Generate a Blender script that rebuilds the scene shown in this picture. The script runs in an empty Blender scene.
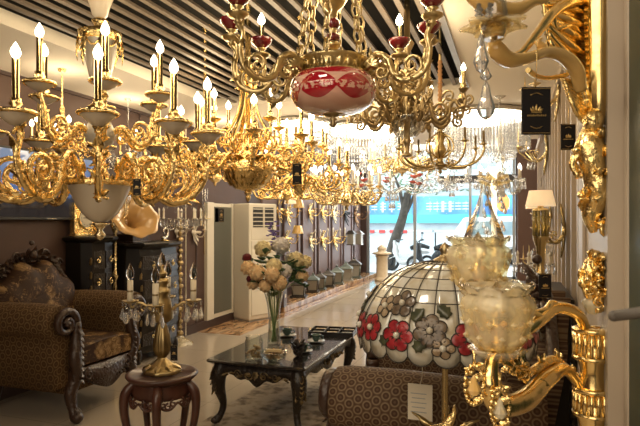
import bpy, math, random
from math import sin, cos, pi, radians as R
from mathutils import Vector as V, Matrix as M4

random.seed(7)
SC = bpy.context.scene
COL = SC.collection

# ------------------------------------------------------------------ camera, world, lights, exposure
FPX, HOR, TH = 550.0, 222.0, R(19.5)
cam_data = bpy.data.cameras.new('camera')
cam_data.sensor_width = 36.0
cam_data.lens = 36.0 * FPX / 640.0
cam_data.shift_y = 9.0 / 640.0
cam_data.clip_start = 0.05
cam_data.dof.use_dof = True
cam_data.dof.focus_distance = 3.2
cam_data.dof.aperture_fstop = 13.0
cam = bpy.data.objects.new('camera', cam_data)
COL.objects.link(cam)
cam.location = (0, 0, 1.5)
cam.rotation_euler = (R(90), 0, TH)
SC.camera = cam

SC.view_settings.view_transform = 'Standard'
SC.view_settings.look = 'None'
SC.view_settings.gamma = 1.0
SC.view_settings.use_curve_mapping = False
SC.view_settings.exposure = 0.36
SC.cycles.max_bounces = 10
SC.cycles.transparent_max_bounces = 24
SC.cycles.sample_clamp_indirect = 4.0
SC.cycles.caustics_reflective = False
SC.cycles.caustics_refractive = False
SC.cycles.blur_glossy = 0.5

world = bpy.data.worlds.new('world')
SC.world = world
world.use_nodes = True
bg = world.node_tree.nodes['Background']
bg.inputs['Color'].default_value = (0.86, 0.94, 1.0, 1)
bg.inputs['Strength'].default_value = 3.0


def area(name, loc, rot, sx, sy, power, col):
    l = bpy.data.lights.new(name, 'AREA')
    l.shape = 'RECTANGLE'
    l.size = sx
    l.size_y = sy
    l.energy = power
    l.color = col
    o = bpy.data.objects.new(name, l)
    COL.objects.link(o)
    o.location = loc
    o.rotation_euler = rot
    return o


def point(name, loc, power, rad=0.12, col=(1, .77, .47)):
    l = bpy.data.lights.new(name, 'POINT')
    l.energy = power * 1.5
    l.color = col
    l.shadow_soft_size = rad
    o = bpy.data.objects.new(name, l)
    COL.objects.link(o)
    o.location = loc
    return o


# added fill lights without fittings: behind the camera, over the aisle and entrance
area('overhead_fill', (-1.2, -0.9, 2.76), (0, 0, 0), 3.4, 1.6, 46, (1, .84, .62))
area('back_fill', (-.6, -2.12, 1.9), (R(90), 0, 0), 2.6, 1.4, 24, (1, .85, .64))  # added behind the camera to brighten the near lamp and pilaster
area('aisle_fill', (-3.5, 7.4, 2.76), (0, 0, 0), .35, 3.0, 15, (1, .84, .62))
area('entrance_fill', (-1.8, 12.2, 3.3), (0, 0, 0), 3.0, 3.0, 80, (1, .90, .74))
area('daylight', (-1.9, 14.6, 1.7), (R(-90), 0, 0), 3.9, 2.6, 50, (.95, .98, 1))


area('pilaster_fill', (-.85, 1.15, 2.74), (0, R(-18), 0), .35, .35, 8, (1, .86, .66))  # added fill above the frame, brightens the pilaster and glass cups


def at(px, py, d):
    """world point seen at pixel (px, py) at camera-axis distance d"""
    u = (px - 320.0) / FPX * d
    z = 1.5 + (HOR - py) / FPX * d
    return V((-d * sin(TH) + u * cos(TH), d * cos(TH) + u * sin(TH), z))


def floor_at(px, py, h=0.0):
    d = FPX * (1.5 - h) / (py - HOR)
    return at(px, py, d)


# ------------------------------------------------------------------ materials
def new_mat(name):
    m = bpy.data.materials.new(name)
    m.use_nodes = True
    nt = m.node_tree
    return m, nt, nt.nodes['Principled BSDF']


def mat(name, col, rough=.5, metal=0.0, bump=None, vary=None, trans=0.0, coat=0.0, emis=None, ior=None, sss=0.0,
        spec=None, alpha=None):
    m, nt, b = new_mat(name)
    b.inputs['Base Color'].default_value = (*col, 1)
    b.inputs['Roughness'].default_value = rough
    b.inputs['Metallic'].default_value = metal
    b.inputs['Transmission Weight'].default_value = trans
    b.inputs['Coat Weight'].default_value = coat
    if spec is not None:
        b.inputs['Specular IOR Level'].default_value = spec
    if ior:
        b.inputs['IOR'].default_value = ior
    if alpha is not None:
        b.inputs['Alpha'].default_value = alpha
    if emis:
        b.inputs['Emission Color'].default_value = (*emis[0], 1)
        b.inputs['Emission Strength'].default_value = emis[1]
    tc = None
    if bump or vary:
        tc = nt.nodes.new('ShaderNodeTexCoord')
    if bump:
        sc_, st_ = bump[0], bump[1]
        n = nt.nodes.new('ShaderNodeTexNoise')
        n.inputs['Scale'].default_value = sc_
        n.inputs['Detail'].default_value = 3
        nt.links.new(tc.outputs['Object'], n.inputs['Vector'])
        h = n.outputs['Fac']
        if len(bump) > 2:
            v = nt.nodes.new('ShaderNodeTexVoronoi')
            v.inputs['Scale'].default_value = sc_ * .8
            nt.links.new(tc.outputs['Object'], v.inputs['Vector'])
            a = nt.nodes.new('ShaderNodeMath')
            a.operation = 'SUBTRACT'
            nt.links.new(h, a.inputs[0])
            nt.links.new(v.outputs['Distance'], a.inputs[1])
            h = a.outputs[0]
        bp = nt.nodes.new('ShaderNodeBump')
        bp.inputs['Strength'].default_value = st_
        bp.inputs['Distance'].default_value = .01
        nt.links.new(h, bp.inputs['Height'])
        nt.links.new(bp.outputs['Normal'], b.inputs['Normal'])
    if vary:
        n = nt.nodes.new('ShaderNodeTexNoise')
        n.inputs['Scale'].default_value = vary[0]
        n.inputs['Detail'].default_value = 4
        nt.links.new(tc.outputs['Object'], n.inputs['Vector'])
        r = nt.nodes.new('ShaderNodeValToRGB')
        r.color_ramp.elements[0].position = .35
        r.color_ramp.elements[1].position = .65
        r.color_ramp.elements[0].color = (*col, 1)
        r.color_ramp.elements[1].color = (*vary[1], 1)
        nt.links.new(n.outputs['Fac'], r.inputs['Fac'])
        nt.links.new(r.outputs['Color'], b.inputs['Base Color'])
    return m


def nodes_ramp(nt, fac, stops):
    r = nt.nodes.new('ShaderNodeValToRGB')
    e = r.color_ramp.elements
    while len(e) < len(stops):
        e.new(.5)
    for i, (p, c) in enumerate(stops):
        e[i].position = p
        e[i].color = (*c, 1)
    nt.links.new(fac, r.inputs['Fac'])
    return r.outputs['Color']


def mathn(nt, op, a, b=None, c=None):
    n = nt.nodes.new('ShaderNodeMath')
    n.operation = op
    for i, x in enumerate((a, b, c)):
        if x is None:
            continue
        if isinstance(x, (int, float)):
            n.inputs[i].default_value = x
        else:
            nt.links.new(x, n.inputs[i])
    return n.outputs[0]


GOLD = mat('polished_gold', (.98, .73, .32), .20, 1, bump=(12, .25))
GILT = mat('carved_gilt', (.98, .73, .32), .27, 1, bump=(48, .55, 1))
PALEGOLD = mat('pale_gold', (.92, .76, .46), .25, 1, bump=(45, .4, 1))
BRASS = mat('aged_brass', (.56, .43, .21), .30, 1, bump=(50, .35, 1))
ANTIQ = mat('antique_brass', (.40, .30, .145), .34, 1, bump=(30, .08))
BRASSP = mat('brass_plain', (.62, .49, .25), .25, 1)
DBRASS = mat('dark_brass', (.42, .32, .17), .34, 1, bump=(50, .35, 1))
IVORY = mat('ivory_porcelain', (.66, .57, .44), .22, 0, coat=.5)
IVORYD = mat('cream_porcelain', (.74, .66, .52), .3, 0)
BULB = mat('lit_bulb', (1, .9, .7), .3, emis=((1, .82, .56), 14))
BULBW = mat('lit_bulb_white', (1, .95, .9), .3, emis=((1, .90, .74), 9))
CLEARBULB = mat('clear_bulb', (.97, .93, .86), .04, trans=1, ior=1.2)
FILAMENT = mat('pearl_filament', (.95, .9, .8), .3)
CANDLE = mat('wax_sleeve', (.80, .70, .52), .5)
GLASS = mat('crystal', (.96, .95, .92), .03, trans=.78, ior=1.5)
AMBER = mat('amber_glass', (.95, .60, .20), .12, trans=.12, ior=1.5, coat=.6, bump=(30, .1))
HORN = mat('amber_horn_glass', (.58, .34, .12), .22, trans=.1, coat=.5)
RUBY = mat('ruby_glass', (.22, .010, .016), .06, trans=.15, coat=1.0)
SILVER = mat('silver_metal', (.60, .57, .52), .18, 1, bump=(60, .3, 1))
BLACKM = mat('black_metal', (.02, .02, .022), .35, .6)
DWOOD = mat('dark_carved_wood', (.040, .019, .011), .36, 0, bump=(50, .4, 1), coat=.08)
BWOOD = mat('black_lacquer', (.012, .009, .007), .36, 0, spec=.25)
TTOP = mat('lacquered_table_top', (.016, .012, .011), .16, 0, coat=.5)
BWOODC = mat('black_carved_wood', (.018, .012, .009), .32, 0, bump=(60, .5, 1), coat=.1)
RWOOD = mat('rosewood', (.085, .030, .018), .34, 0, bump=(20, .1), coat=.15, vary=(9, (.05, .018, .012)))
CEIL = mat('cream_plaster', (.88, .80, .67), .75)
SLAT = mat('walnut_slat', (.165, .128, .092), .5, vary=(30, (.14, .108, .078)))
PLENUM = mat('black_plenum', (.006, .005, .004), .95)
WALLB = mat('brown_wallcovering', (.078, .040, .028), .6, vary=(3, (.066, .034, .024)))
MAUVE = mat('mauve_panel', (.165, .112, .108), .5)
DARKP = mat('dark_brown_panel', (.05, .028, .024), .5)
CREAMP = mat('cream_panel', (.50, .41, .31), .45)
GREENW = mat('dark_green_panel', (.015, .035, .026), .5)
PAPER = mat('paper_tag', (.72, .64, .50), .7)
TAGB = mat('black_card', (.010, .008, .008), .6, spec=.25)
TAGG = mat('gold_print', (.75, .52, .2), .35, .8)
ACW = mat('cream_plastic', (.70, .64, .52), .35)
DGREY = mat('dark_grey_plastic', (.03, .03, .032), .4)
GREYP = mat('grey_plastic', (.36, .36, .35), .4)
MIRROR = mat('mirror_glass', (.42, .47, .50), .03, 1)
SCREEN = mat('glossy_screen', (.006, .008, .012), .03, 0, coat=1.0, spec=1.0)
LEAFG = mat('green_leaf', (.035, .085, .030), .5, vary=(30, (.06, .12, .045)))
STEMG = mat('green_stem', (.22, .32, .12), .5)
PEACH = mat('peach_petal', (.95, .65, .34), .6, vary=(25, (.96, .76, .48)))
CREAMF = mat('cream_petal', (.94, .78, .42), .6, vary=(25, (.95, .84, .56)))
LILACW = mat('pale_lilac_petal', (.76, .72, .74), .6, vary=(25, (.86, .80, .70)))
REDF = mat('dark_red_petal', (.16, .012, .02), .6)
PURPLE = mat('purple_petal', (.16, .09, .42), .6, vary=(30, (.32, .24, .60)))
WHITEP = mat('white_petal', (.80, .78, .76), .6)
TEAG = mat('green_cup_glaze', (.03, .07, .06), .15, coat=.8)
PORC = mat('pale_saucer_glaze', (.45, .47, .42), .2, coat=.5)
FOOD = mat('wrapped_sweets', (.55, .42, .22), .5, vary=(60, (.25, .14, .06)), bump=(80, .6))
SHADEF = mat('pleated_cream_shade', (.80, .68, .48), .6, trans=.2, emis=((1, .72, .42), .35))
WINEW = mat('pale_ceramic', (.72, .70, .64), .3)
STREETW = mat('street_paving', (.62, .62, .62), .8, vary=(2, (.52, .52, .53)))
ROADM = mat('asphalt', (.40, .40, .41), .85, vary=(4, (.34, .34, .35)))
SHOPW = mat('pale_facade', (.62, .66, .66), .6, vary=(1.5, (.50, .56, .58)))
SHOPG = mat('shop_glass', (.22, .30, .33), .12, coat=.4, vary=(1.2, (.42, .48, .48)))
BLUES = mat('blue_sign_panel', (.08, .22, .60), .4, vary=(.8, (.16, .50, .62)))
TEALS = mat('teal_sign_panel', (.10, .52, .52), .4)
WHITES = mat('white_paint', (.80, .80, .80), .35)
REDS = mat('red_paint', (.55, .06, .05), .5)
BARK = mat('tree_bark', (.055, .045, .036), .9, bump=(14, .8), vary=(9, (.09, .075, .06)))
TREEL = mat('tree_leaves', (.10, .20, .07), .6, vary=(4, (.18, .30, .11)))
TYRE = mat('black_rubber', (.02, .02, .02), .7)
PIL = mat('pale_yellow_stone', (.62, .50, .34), .5, vary=(8, (.56, .44, .29)))
LANT = mat('lantern_metal', (.085, .075, .065), .35, .7, bump=(50, .3))
LANTP = mat('frosted_lantern_pane', (.34, .31, .25), .35, trans=.2)
LANTG = mat('green_grey_lantern_metal', (.13, .15, .13), .4, .4)
COPPER = mat('copper_metal', (.45, .25, .12), .3, 1)


def thin_glass(name, tint=(.93, .97, .97), refl=.12):
    m = bpy.data.materials.new(name)
    m.use_nodes = True
    nt = m.node_tree
    nt.nodes.clear()
    out = nt.nodes.new('ShaderNodeOutputMaterial')
    mix = nt.nodes.new('ShaderNodeMixShader')
    t = nt.nodes.new('ShaderNodeBsdfTransparent')
    g = nt.nodes.new('ShaderNodeBsdfGlossy')
    f = nt.nodes.new('ShaderNodeLayerWeight')
    t.inputs['Color'].default_value = (*tint, 1)
    g.inputs['Roughness'].default_value = .03
    f.inputs['Blend'].default_value = refl
    nt.links.new(f.outputs['Facing'], mix.inputs[0])
    nt.links.new(t.outputs[0], mix.inputs[1])
    nt.links.new(g.outputs[0], mix.inputs[2])
    nt.links.new(mix.outputs[0], out.inputs['Surface'])
    return m


PANE = thin_glass('window_pane_glass', (.95, .98, .98), .06)
VGLASS = thin_glass('vase_glass', (.96, .97, .95), .22)
CUTG = thin_glass('cut_crystal_glass', (.95, .94, .90), .55)


def cloudy_glass(name, tint, body, lo, hi, scale):
    m = bpy.data.materials.new(name)
    m.use_nodes = True
    nt = m.node_tree
    b = nt.nodes['Principled BSDF']
    out = nt.nodes['Material Output']
    b.inputs['Base Color'].default_value = (*body, 1)
    b.inputs['Roughness'].default_value = .08
    b.inputs['Coat Weight'].default_value = 1
    t = nt.nodes.new('ShaderNodeBsdfTransparent')
    t.inputs['Color'].default_value = (*tint, 1)
    mix = nt.nodes.new('ShaderNodeMixShader')
    tc = nt.nodes.new('ShaderNodeTexCoord')
    n = nt.nodes.new('ShaderNodeTexNoise')
    n.inputs['Scale'].default_value = scale
    n.inputs['Detail'].default_value = 3
    nt.links.new(tc.outputs['Object'], n.inputs['Vector'])
    mr = nt.nodes.new('ShaderNodeMapRange')
    mr.inputs['From Min'].default_value = .35
    mr.inputs['From Max'].default_value = .65
    mr.inputs['To Min'].default_value = lo
    mr.inputs['To Max'].default_value = hi
    nt.links.new(n.outputs['Fac'], mr.inputs['Value'])
    nt.links.new(mr.outputs[0], mix.inputs[0])
    nt.links.new(t.outputs[0], mix.inputs[1])
    nt.links.new(b.outputs[0], mix.inputs[2])
    nt.links.new(mix.outputs[0], out.inputs['Surface'])
    return m


CHGL = cloudy_glass('champagne_cup_glass', (.99, .92, .72), (1.0, .92, .70), .20, .44, 22)
CHAMP = cloudy_glass('champagne_cut_glass', (.99, .90, .66), (1.0, .92, .68), .25, .60, 40)


def mosaic_floor():
    m, nt, b = new_mat('beige_floor_tile')
    tc = nt.nodes.new('ShaderNodeTexCoord')
    br = nt.nodes.new('ShaderNodeTexBrick')
    br.offset = 0
    br.inputs['Scale'].default_value = 1.0
    br.inputs['Brick Width'].default_value = .8
    br.inputs['Row Height'].default_value = .8
    br.inputs['Mortar Size'].default_value = .003
    br.inputs['Color1'].default_value = (.42, .345, .26, 1)
    br.inputs['Color2'].default_value = (.39, .32, .24, 1)
    br.inputs['Mortar'].default_value = (.25, .2, .15, 1)
    nt.links.new(tc.outputs['Object'], br.inputs['Vector'])
    nt.links.new(br.outputs['Color'], b.inputs['Base Color'])
    b.inputs['Roughness'].default_value = .12
    return m


def wood_strip():
    m, nt, b = new_mat('brown_marble_border')
    tc = nt.nodes.new('ShaderNodeTexCoord')
    mp = nt.nodes.new('ShaderNodeMapping')
    mp.inputs['Scale'].default_value = (6, 1.2, 1)
    n = nt.nodes.new('ShaderNodeTexNoise')
    n.inputs['Scale'].default_value = 2.5
    n.inputs['Detail'].default_value = 6
    n.inputs['Distortion'].default_value = 1.2
    nt.links.new(tc.outputs['Object'], mp.inputs['Vector'])
    nt.links.new(mp.outputs[0], n.inputs['Vector'])
    c = nodes_ramp(nt, n.outputs['Fac'], [(.35, (.16, .075, .03)), (.5, (.34, .19, .09)), (.65, (.50, .33, .18))])
    nt.links.new(c, b.inputs['Base Color'])
    b.inputs['Roughness'].default_value = .18
    return m


def damask():
    m, nt, b = new_mat('damask_fabric')
    tc = nt.nodes.new('ShaderNodeTexCoord')
    v = nt.nodes.new('ShaderNodeTexVoronoi')
    v.inputs['Scale'].default_value = 4.6
    v.inputs['Randomness'].default_value = .75
    nt.links.new(tc.outputs['UV'], v.inputs['Vector'])
    n = nt.nodes.new('ShaderNodeTexNoise')
    n.inputs['Scale'].default_value = 26
    n.inputs['Detail'].default_value = 2
    nt.links.new(tc.outputs['UV'], n.inputs['Vector'])
    n.inputs['Distortion'].default_value = 1.6
    v2 = nt.nodes.new('ShaderNodeTexVoronoi')
    v2.inputs['Scale'].default_value = 19
    nt.links.new(tc.outputs['UV'], v2.inputs['Vector'])
    # big blossoms: near a cell's middle, broken up by small petals and ragged edges
    blossom = mathn(nt, 'SUBTRACT', .46, mathn(nt, 'ADD', v.outputs['Distance'], mathn(nt, 'MULTIPLY', mathn(nt, 'SUBTRACT', n.outputs['Fac'], .5), .30)))
    petal = mathn(nt, 'MULTIPLY', mathn(nt, 'SUBTRACT', .45, v2.outputs['Distance']), .35)
    leaf = mathn(nt, 'MULTIPLY', mathn(nt, 'GREATER_THAN', n.outputs['Fac'], .57), .16)
    s2 = mathn(nt, 'ADD', mathn(nt, 'MULTIPLY', mathn(nt, 'GREATER_THAN', blossom, 0.0), .22), mathn(nt, 'ADD', petal, leaf))
    c = nodes_ramp(nt, s2, [(.05, (.030, .012, .004)), (.12, (.075, .036, .013)), (.22, (.17, .095, .036)), (.38, (.33, .215, .095))])
    nt.links.new(c, b.inputs['Base Color'])
    b.inputs['Roughness'].default_value = .6
    b.inputs['Specular IOR Level'].default_value = .25
    return m


def rings(name, scale, c0, c1, c2):
    """hexagonal grid of woven rings on the UVs"""
    m, nt, b = new_mat(name)
    tc = nt.nodes.new('ShaderNodeTexCoord')
    sp = nt.nodes.new('ShaderNodeSeparateXYZ')
    nt.links.new(tc.outputs['UV'], sp.inputs[0])
    x = mathn(nt, 'MULTIPLY', sp.outputs[0], scale)
    y = mathn(nt, 'MULTIPLY', sp.outputs[1], scale / 1.732)

    def dist(off):
        fx = mathn(nt, 'SUBTRACT', mathn(nt, 'FRACT', mathn(nt, 'ADD', x, off)), .5)
        fy = mathn(nt, 'MULTIPLY', mathn(nt, 'SUBTRACT', mathn(nt, 'FRACT', mathn(nt, 'ADD', y, off)), .5), 1.732)
        return mathn(nt, 'SQRT', mathn(nt, 'ADD', mathn(nt, 'MULTIPLY', fx, fx), mathn(nt, 'MULTIPLY', fy, fy)))
    d = mathn(nt, 'MINIMUM', dist(0.0), dist(.5))
    c = nodes_ramp(nt, d, [(.0, c2), (.10, c2), (.14, c0), (.27, c0), (.32, c1), (.40, c1), (.45, c2), (.56, c0)])
    nt.links.new(c, b.inputs['Base Color'])
    b.inputs['Roughness'].default_value = .7
    b.inputs['Specular IOR Level'].default_value = .2
    return m


def rug_mat():
    m, nt, b = new_mat('patterned_rug')
    tc = nt.nodes.new('ShaderNodeTexCoord')
    v = nt.nodes.new('ShaderNodeTexVoronoi')
    v.inputs['Scale'].default_value = 4
    n = nt.nodes.new('ShaderNodeTexNoise')
    n.inputs['Scale'].default_value = 13
    n.inputs['Detail'].default_value = 5
    nt.links.new(tc.outputs['Object'], v.inputs['Vector'])
    nt.links.new(tc.outputs['Object'], n.inputs['Vector'])
    s = mathn(nt, 'ADD', mathn(nt, 'MULTIPLY', v.outputs['Distance'], .35), mathn(nt, 'MULTIPLY', n.outputs['Fac'], .8))
    c = nodes_ramp(nt, s, [(.44, (.12, .085, .05)), (.54, (.27, .21, .14)), (.64, (.38, .31, .22))])
    nt.links.new(c, b.inputs['Base Color'])
    b.inputs['Roughness'].default_value = .9
    return m


def pattern_ruby():
    """cut ruby glass: clear engraved garlands on red"""
    m, nt, b = new_mat('engraved_ruby_glass')
    tc = nt.nodes.new('ShaderNodeTexCoord')
    sp = nt.nodes.new('ShaderNodeSeparateXYZ')
    nt.links.new(tc.outputs['UV'], sp.inputs[0])
    u, v = sp.outputs[0], sp.outputs[1]
    # u: 0..8 lobes round the bowl, v: 0 top .. 1 bottom
    lobe = mathn(nt, 'SUBTRACT', mathn(nt, 'FRACT', u), .5)
    lob2 = mathn(nt, 'MULTIPLY', lobe, lobe)
    # red lens: |v - .46| < .20 - lobe^2*.5
    half = mathn(nt, 'SUBTRACT', .33, mathn(nt, 'MULTIPLY', lob2, 1.0))
    dv = mathn(nt, 'ABSOLUTE', mathn(nt, 'SUBTRACT', v, .45))
    lens = mathn(nt, 'SUBTRACT', half, dv)
    red = mathn(nt, 'GREATER_THAN', lens, 0)
    band = mathn(nt, 'LESS_THAN', mathn(nt, 'ABSOLUTE', lens), .022)
    top = mathn(nt, 'LESS_THAN', v, .16)
    n = nt.nodes.new('ShaderNodeTexNoise')
    n.inputs['Scale'].default_value = 9
    nt.links.new(tc.outputs['UV'], n.inputs['Vector'])
    leaf = mathn(nt, 'MULTIPLY', mathn(nt, 'GREATER_THAN', n.outputs['Fac'], .50), mathn(nt, 'LESS_THAN', dv, .085))
    r1 = mathn(nt, 'MAXIMUM', red, top)
    clear = mathn(nt, 'MAXIMUM', leaf, band)
    f = mathn(nt, 'MULTIPLY', r1, mathn(nt, 'SUBTRACT', 1.0, clear))
    c = nodes_ramp(nt, f, [(.3, (.72, .42, .32)), (.6, (.38, .010, .020))])
    nt.links.new(c, b.inputs['Base Color'])
    b.inputs['Roughness'].default_value = .08
    b.inputs['Coat Weight'].default_value = 1
    b.inputs['Transmission Weight'].default_value = .12
    return m




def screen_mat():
    """blue reflection over a dark room, painted into the glow of the television"""
    m, nt, b = new_mat('screen_reflection')
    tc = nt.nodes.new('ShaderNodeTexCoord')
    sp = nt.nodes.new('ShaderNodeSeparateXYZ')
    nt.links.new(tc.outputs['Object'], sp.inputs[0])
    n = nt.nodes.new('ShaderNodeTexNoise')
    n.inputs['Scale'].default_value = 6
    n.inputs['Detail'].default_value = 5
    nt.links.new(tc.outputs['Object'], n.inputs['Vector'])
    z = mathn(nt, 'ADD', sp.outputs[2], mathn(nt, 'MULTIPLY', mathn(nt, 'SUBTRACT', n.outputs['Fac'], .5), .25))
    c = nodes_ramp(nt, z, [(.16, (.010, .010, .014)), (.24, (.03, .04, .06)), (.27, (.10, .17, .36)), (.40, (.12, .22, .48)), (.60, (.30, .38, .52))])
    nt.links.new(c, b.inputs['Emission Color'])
    b.inputs['Emission Strength'].default_value = .55  # the emission carries the painted reflection
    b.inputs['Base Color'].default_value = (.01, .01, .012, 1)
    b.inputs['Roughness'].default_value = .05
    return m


TVREFL = screen_mat()
TILE = mosaic_floor()
STRIP = wood_strip()
DAMASK = damask()
HEX = rings('ringed_brown_fabric', 15, (.068, .036, .016), (.165, .104, .048), (.095, .054, .024))
HEXB = rings('ringed_dark_brown_fabric', 24, (.060, .030, .018), (.18, .125, .072), (.10, .058, .032))
RUG = rug_mat()
RUBYE = pattern_ruby()


# ------------------------------------------------------------------ mesh building
def cat(pts, n=6):
    """Catmull-Rom through points"""
    P = [V(p) for p in pts]
    P = [P[0] * 2 - P[1]] + P + [P[-1] * 2 - P[-2]]
    out = []
    for i in range(1, len(P) - 2):
        a, b, c, d = P[i - 1], P[i], P[i + 1], P[i + 2]
        for k in range(n):
            t = k / n
            out.append(.5 * ((2 * b) + (c - a) * t + (2 * a - 5 * b + 4 * c - d) * t * t + (3 * b - a - 3 * c + d) * t ** 3))
    out.append(P[-2])
    return out


class MB:
    def __init__(self):
        self.v, self.f, self.s, self.uv = [], [], [], []

    def grid(self, rows, close=True, smooth=True, cap=False, uvs=None):
        """rows of points, each row a ring (closed when close) - faces between neighbouring rows"""
        b = len(self.v)
        n = len(rows[0])
        for r in rows:
            self.v.extend([tuple(p) for p in r])
        au = [0.0]
        for i in range(1, len(rows)):
            au.append(au[-1] + (V(rows[i][n // 3]) - V(rows[i - 1][n // 3])).length)
        mid = rows[len(rows) // 2]
        av = [0.0]
        for j in range(1, n + 1):
            av.append(av[-1] + (V(mid[j % n]) - V(mid[j - 1])).length)
        m = n if close else n - 1
        for i in range(len(rows) - 1):
            for j in range(m):
                k = (j + 1) % n
                self.f.append((b + i * n + j, b + i * n + k, b + (i + 1) * n + k, b + (i + 1) * n + j))
                self.s.append(smooth)
                if uvs:
                    self.uv.append([uvs(i, j), uvs(i, j + 1), uvs(i + 1, j + 1), uvs(i + 1, j)])
                else:
                    self.uv.append([(av[j], au[i]), (av[j + 1], au[i]), (av[j + 1], au[i + 1]), (av[j], au[i + 1])])
        if cap:
            for ri, rev in ((0, True), (len(rows) - 1, False)):
                idx = [b + ri * n + j for j in range(n)]
                if rev:
                    idx.reverse()
                self.f.append(tuple(idx))
                self.s.append(False)
                self.uv.append(None)
        return self

    def lathe(self, prof, seg=16, M=None, smooth=True, cap=False, flute=0, fn=8, uvs=None, lobes=None):
        rows = []
        for (r, z) in prof:
            row = []
            for j in range(seg):
                a = 2 * pi * j / seg
                rr = r * (1 + flute * cos(fn * a)) if flute else r
                p = V((rr * cos(a), rr * sin(a), z))
                row.append(M @ p if M else p)
            rows.append(row)
        return self.grid(rows, True, smooth, cap, uvs)

    def tube(self, pts, rad, seg=7, flat=1.0, cap=True, up=None):
        P = [V(p) for p in pts]
        n = len(P)
        rr = rad if callable(rad) else (lambda t: rad[min(int(t * (len(rad) - 1)), len(rad) - 2)] + (rad[min(int(t * (len(rad) - 1)) + 1, len(rad) - 1)] - rad[min(int(t * (len(rad) - 1)), len(rad) - 2)]) * (t * (len(rad) - 1) - min(int(t * (len(rad) - 1)), len(rad) - 2))) if isinstance(rad, (list, tuple)) else (lambda t: rad)
        rows = []
        T = (P[1] - P[0]).normalized()
        U = V(up) if up else (V((0, 1, 0)) if abs(T.y) < .9 else V((1, 0, 0)))
        for i in range(n):
            T = (P[min(i + 1, n - 1)] - P[max(i - 1, 0)])
            T = T.normalized() if T.length > 1e-9 else V((0, 0, 1))
            U = U - T * U.dot(T)
            U = U.normalized() if U.length > 1e-6 else T.orthogonal().normalized()
            W = T.cross(U)
            r = rr(i / (n - 1))
            rows.append([P[i] + U * (r * flat * cos(2 * pi * j / seg)) + W * (r * sin(2 * pi * j / seg)) for j in range(seg)])
        return self.grid(rows, True, True, cap)

    def box(self, c, s, M=None, smooth=False):
        b = len(self.v)
        cx, cy, cz = c
        hx, hy, hz = s[0] / 2, s[1] / 2, s[2] / 2
        for x, y, z in ((-1, -1, -1), (1, -1, -1), (1, 1, -1), (-1, 1, -1), (-1, -1, 1), (1, -1, 1), (1, 1, 1), (-1, 1, 1)):
            p = V((cx + x * hx, cy + y * hy, cz + z * hz))
            if M:
                p = M @ p
            self.v.append(tuple(p))
        for f in ((3, 2, 1, 0), (4, 5, 6, 7), (0, 1, 5, 4), (1, 2, 6, 5), (2, 3, 7, 6), (3, 0, 4, 7)):
            self.f.append(tuple(b + q for q in f))
            self.s.append(smooth)
            self.uv.append(None)
        return self

    def bx(self, x0, x1, y0, y1, z0, z1, M=None):
        return self.box(((x0 + x1) / 2, (y0 + y1) / 2, (z0 + z1) / 2), (x1 - x0, y1 - y0, z1 - z0), M)

    def ball(self, c, r, seg=8, rings_=6, M=None):
        if not isinstance(r, (tuple, list)):
            r = (r, r, r)
        rows = []
        for i in range(rings_ + 1):
            t = pi * i / rings_
            rows.append([V((c[0] + r[0] * sin(t) * cos(2 * pi * j / seg), c[1] + r[1] * sin(t) * sin(2 * pi * j / seg), c[2] - r[2] * cos(t))) for j in range(seg)])
        if M:
            rows = [[M @ p for p in q] for q in rows]
        return self.grid(rows)

    def drop(self, c, r, h, seg=6):
        """faceted crystal drop hanging below c"""
        x, y, z = c
        rows = []
        for rr, zz in ((.02, 0), (.35, -.15), (.55, -.4), (1, -.72), (.6, -.92), (.02, -1)):
            rows.append([V((x + rr * r * cos(2 * pi * j / seg), y + rr * r * .6 * sin(2 * pi * j / seg), z + zz * h)) for j in range(seg)])
        return self.grid(rows, True, False)

    def bead(self, c, r):
        b = len(self.v)
        x, y, z = c
        self.v += [(x + r, y, z), (x, y + r, z), (x - r, y, z), (x, y - r, z), (x, y, z + r * 1.1), (x, y, z - r * 1.1)]
        for k in range(4):
            n = (k + 1) % 4
            self.f += [(b + k, b + n, b + 4), (b + n, b + k, b + 5)]
            self.s += [False, False]
            self.uv += [None, None]
        return self

    def leaf(self, p, d, up, L, w, curl=.5, th=.12, n=6):
        """a thick, cupped acanthus-like leaf from p along d, bending towards up"""
        p, d, up = V(p), V(d).normalized(), V(up).normalized()
        side = d.cross(up).normalized()
        up = side.cross(d).normalized()
        rows = []
        q = p.copy()
        for i in range(n + 1):
            t = i / n
            a = curl * 2.4 * t
            dd = d * cos(a) + up * sin(a)
            nn = up * cos(a) - d * sin(a)
            ww = w * (sin(pi * min(t * .85 + .15, 1)) ** .7) * (1 + .22 * cos(t * 18))
            if i == n:
                ww = w * .05
            rows.append([q - side * ww + nn * ww * .35, q + nn * -ww * .1, q + side * ww + nn * ww * .35, q + nn * -(ww * .1 + th * w * 2)])
            q = q + dd * (L / n)
        return self.grid(rows, True, True, True)

    def spiral(self, c, r, turns, rad, start=0.0, sgn=1, n=22, flat=1.0, ax=(1, 0, 0), az=(0, 0, 1), seg=6):
        ax, az = V(ax), V(az)
        pts = []
        for i in range(n + 1):
            t = i / n
            a = start + sgn * turns * 2 * pi * t
            q = r * (1 - .86 * t)
            pts.append(V(c) + ax * q * cos(a) + az * q * sin(a))
        self.tube(pts, lambda t: rad * (1 - .45 * t) + (rad * .8 if t > .93 else 0), seg, flat)
        return self

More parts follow.
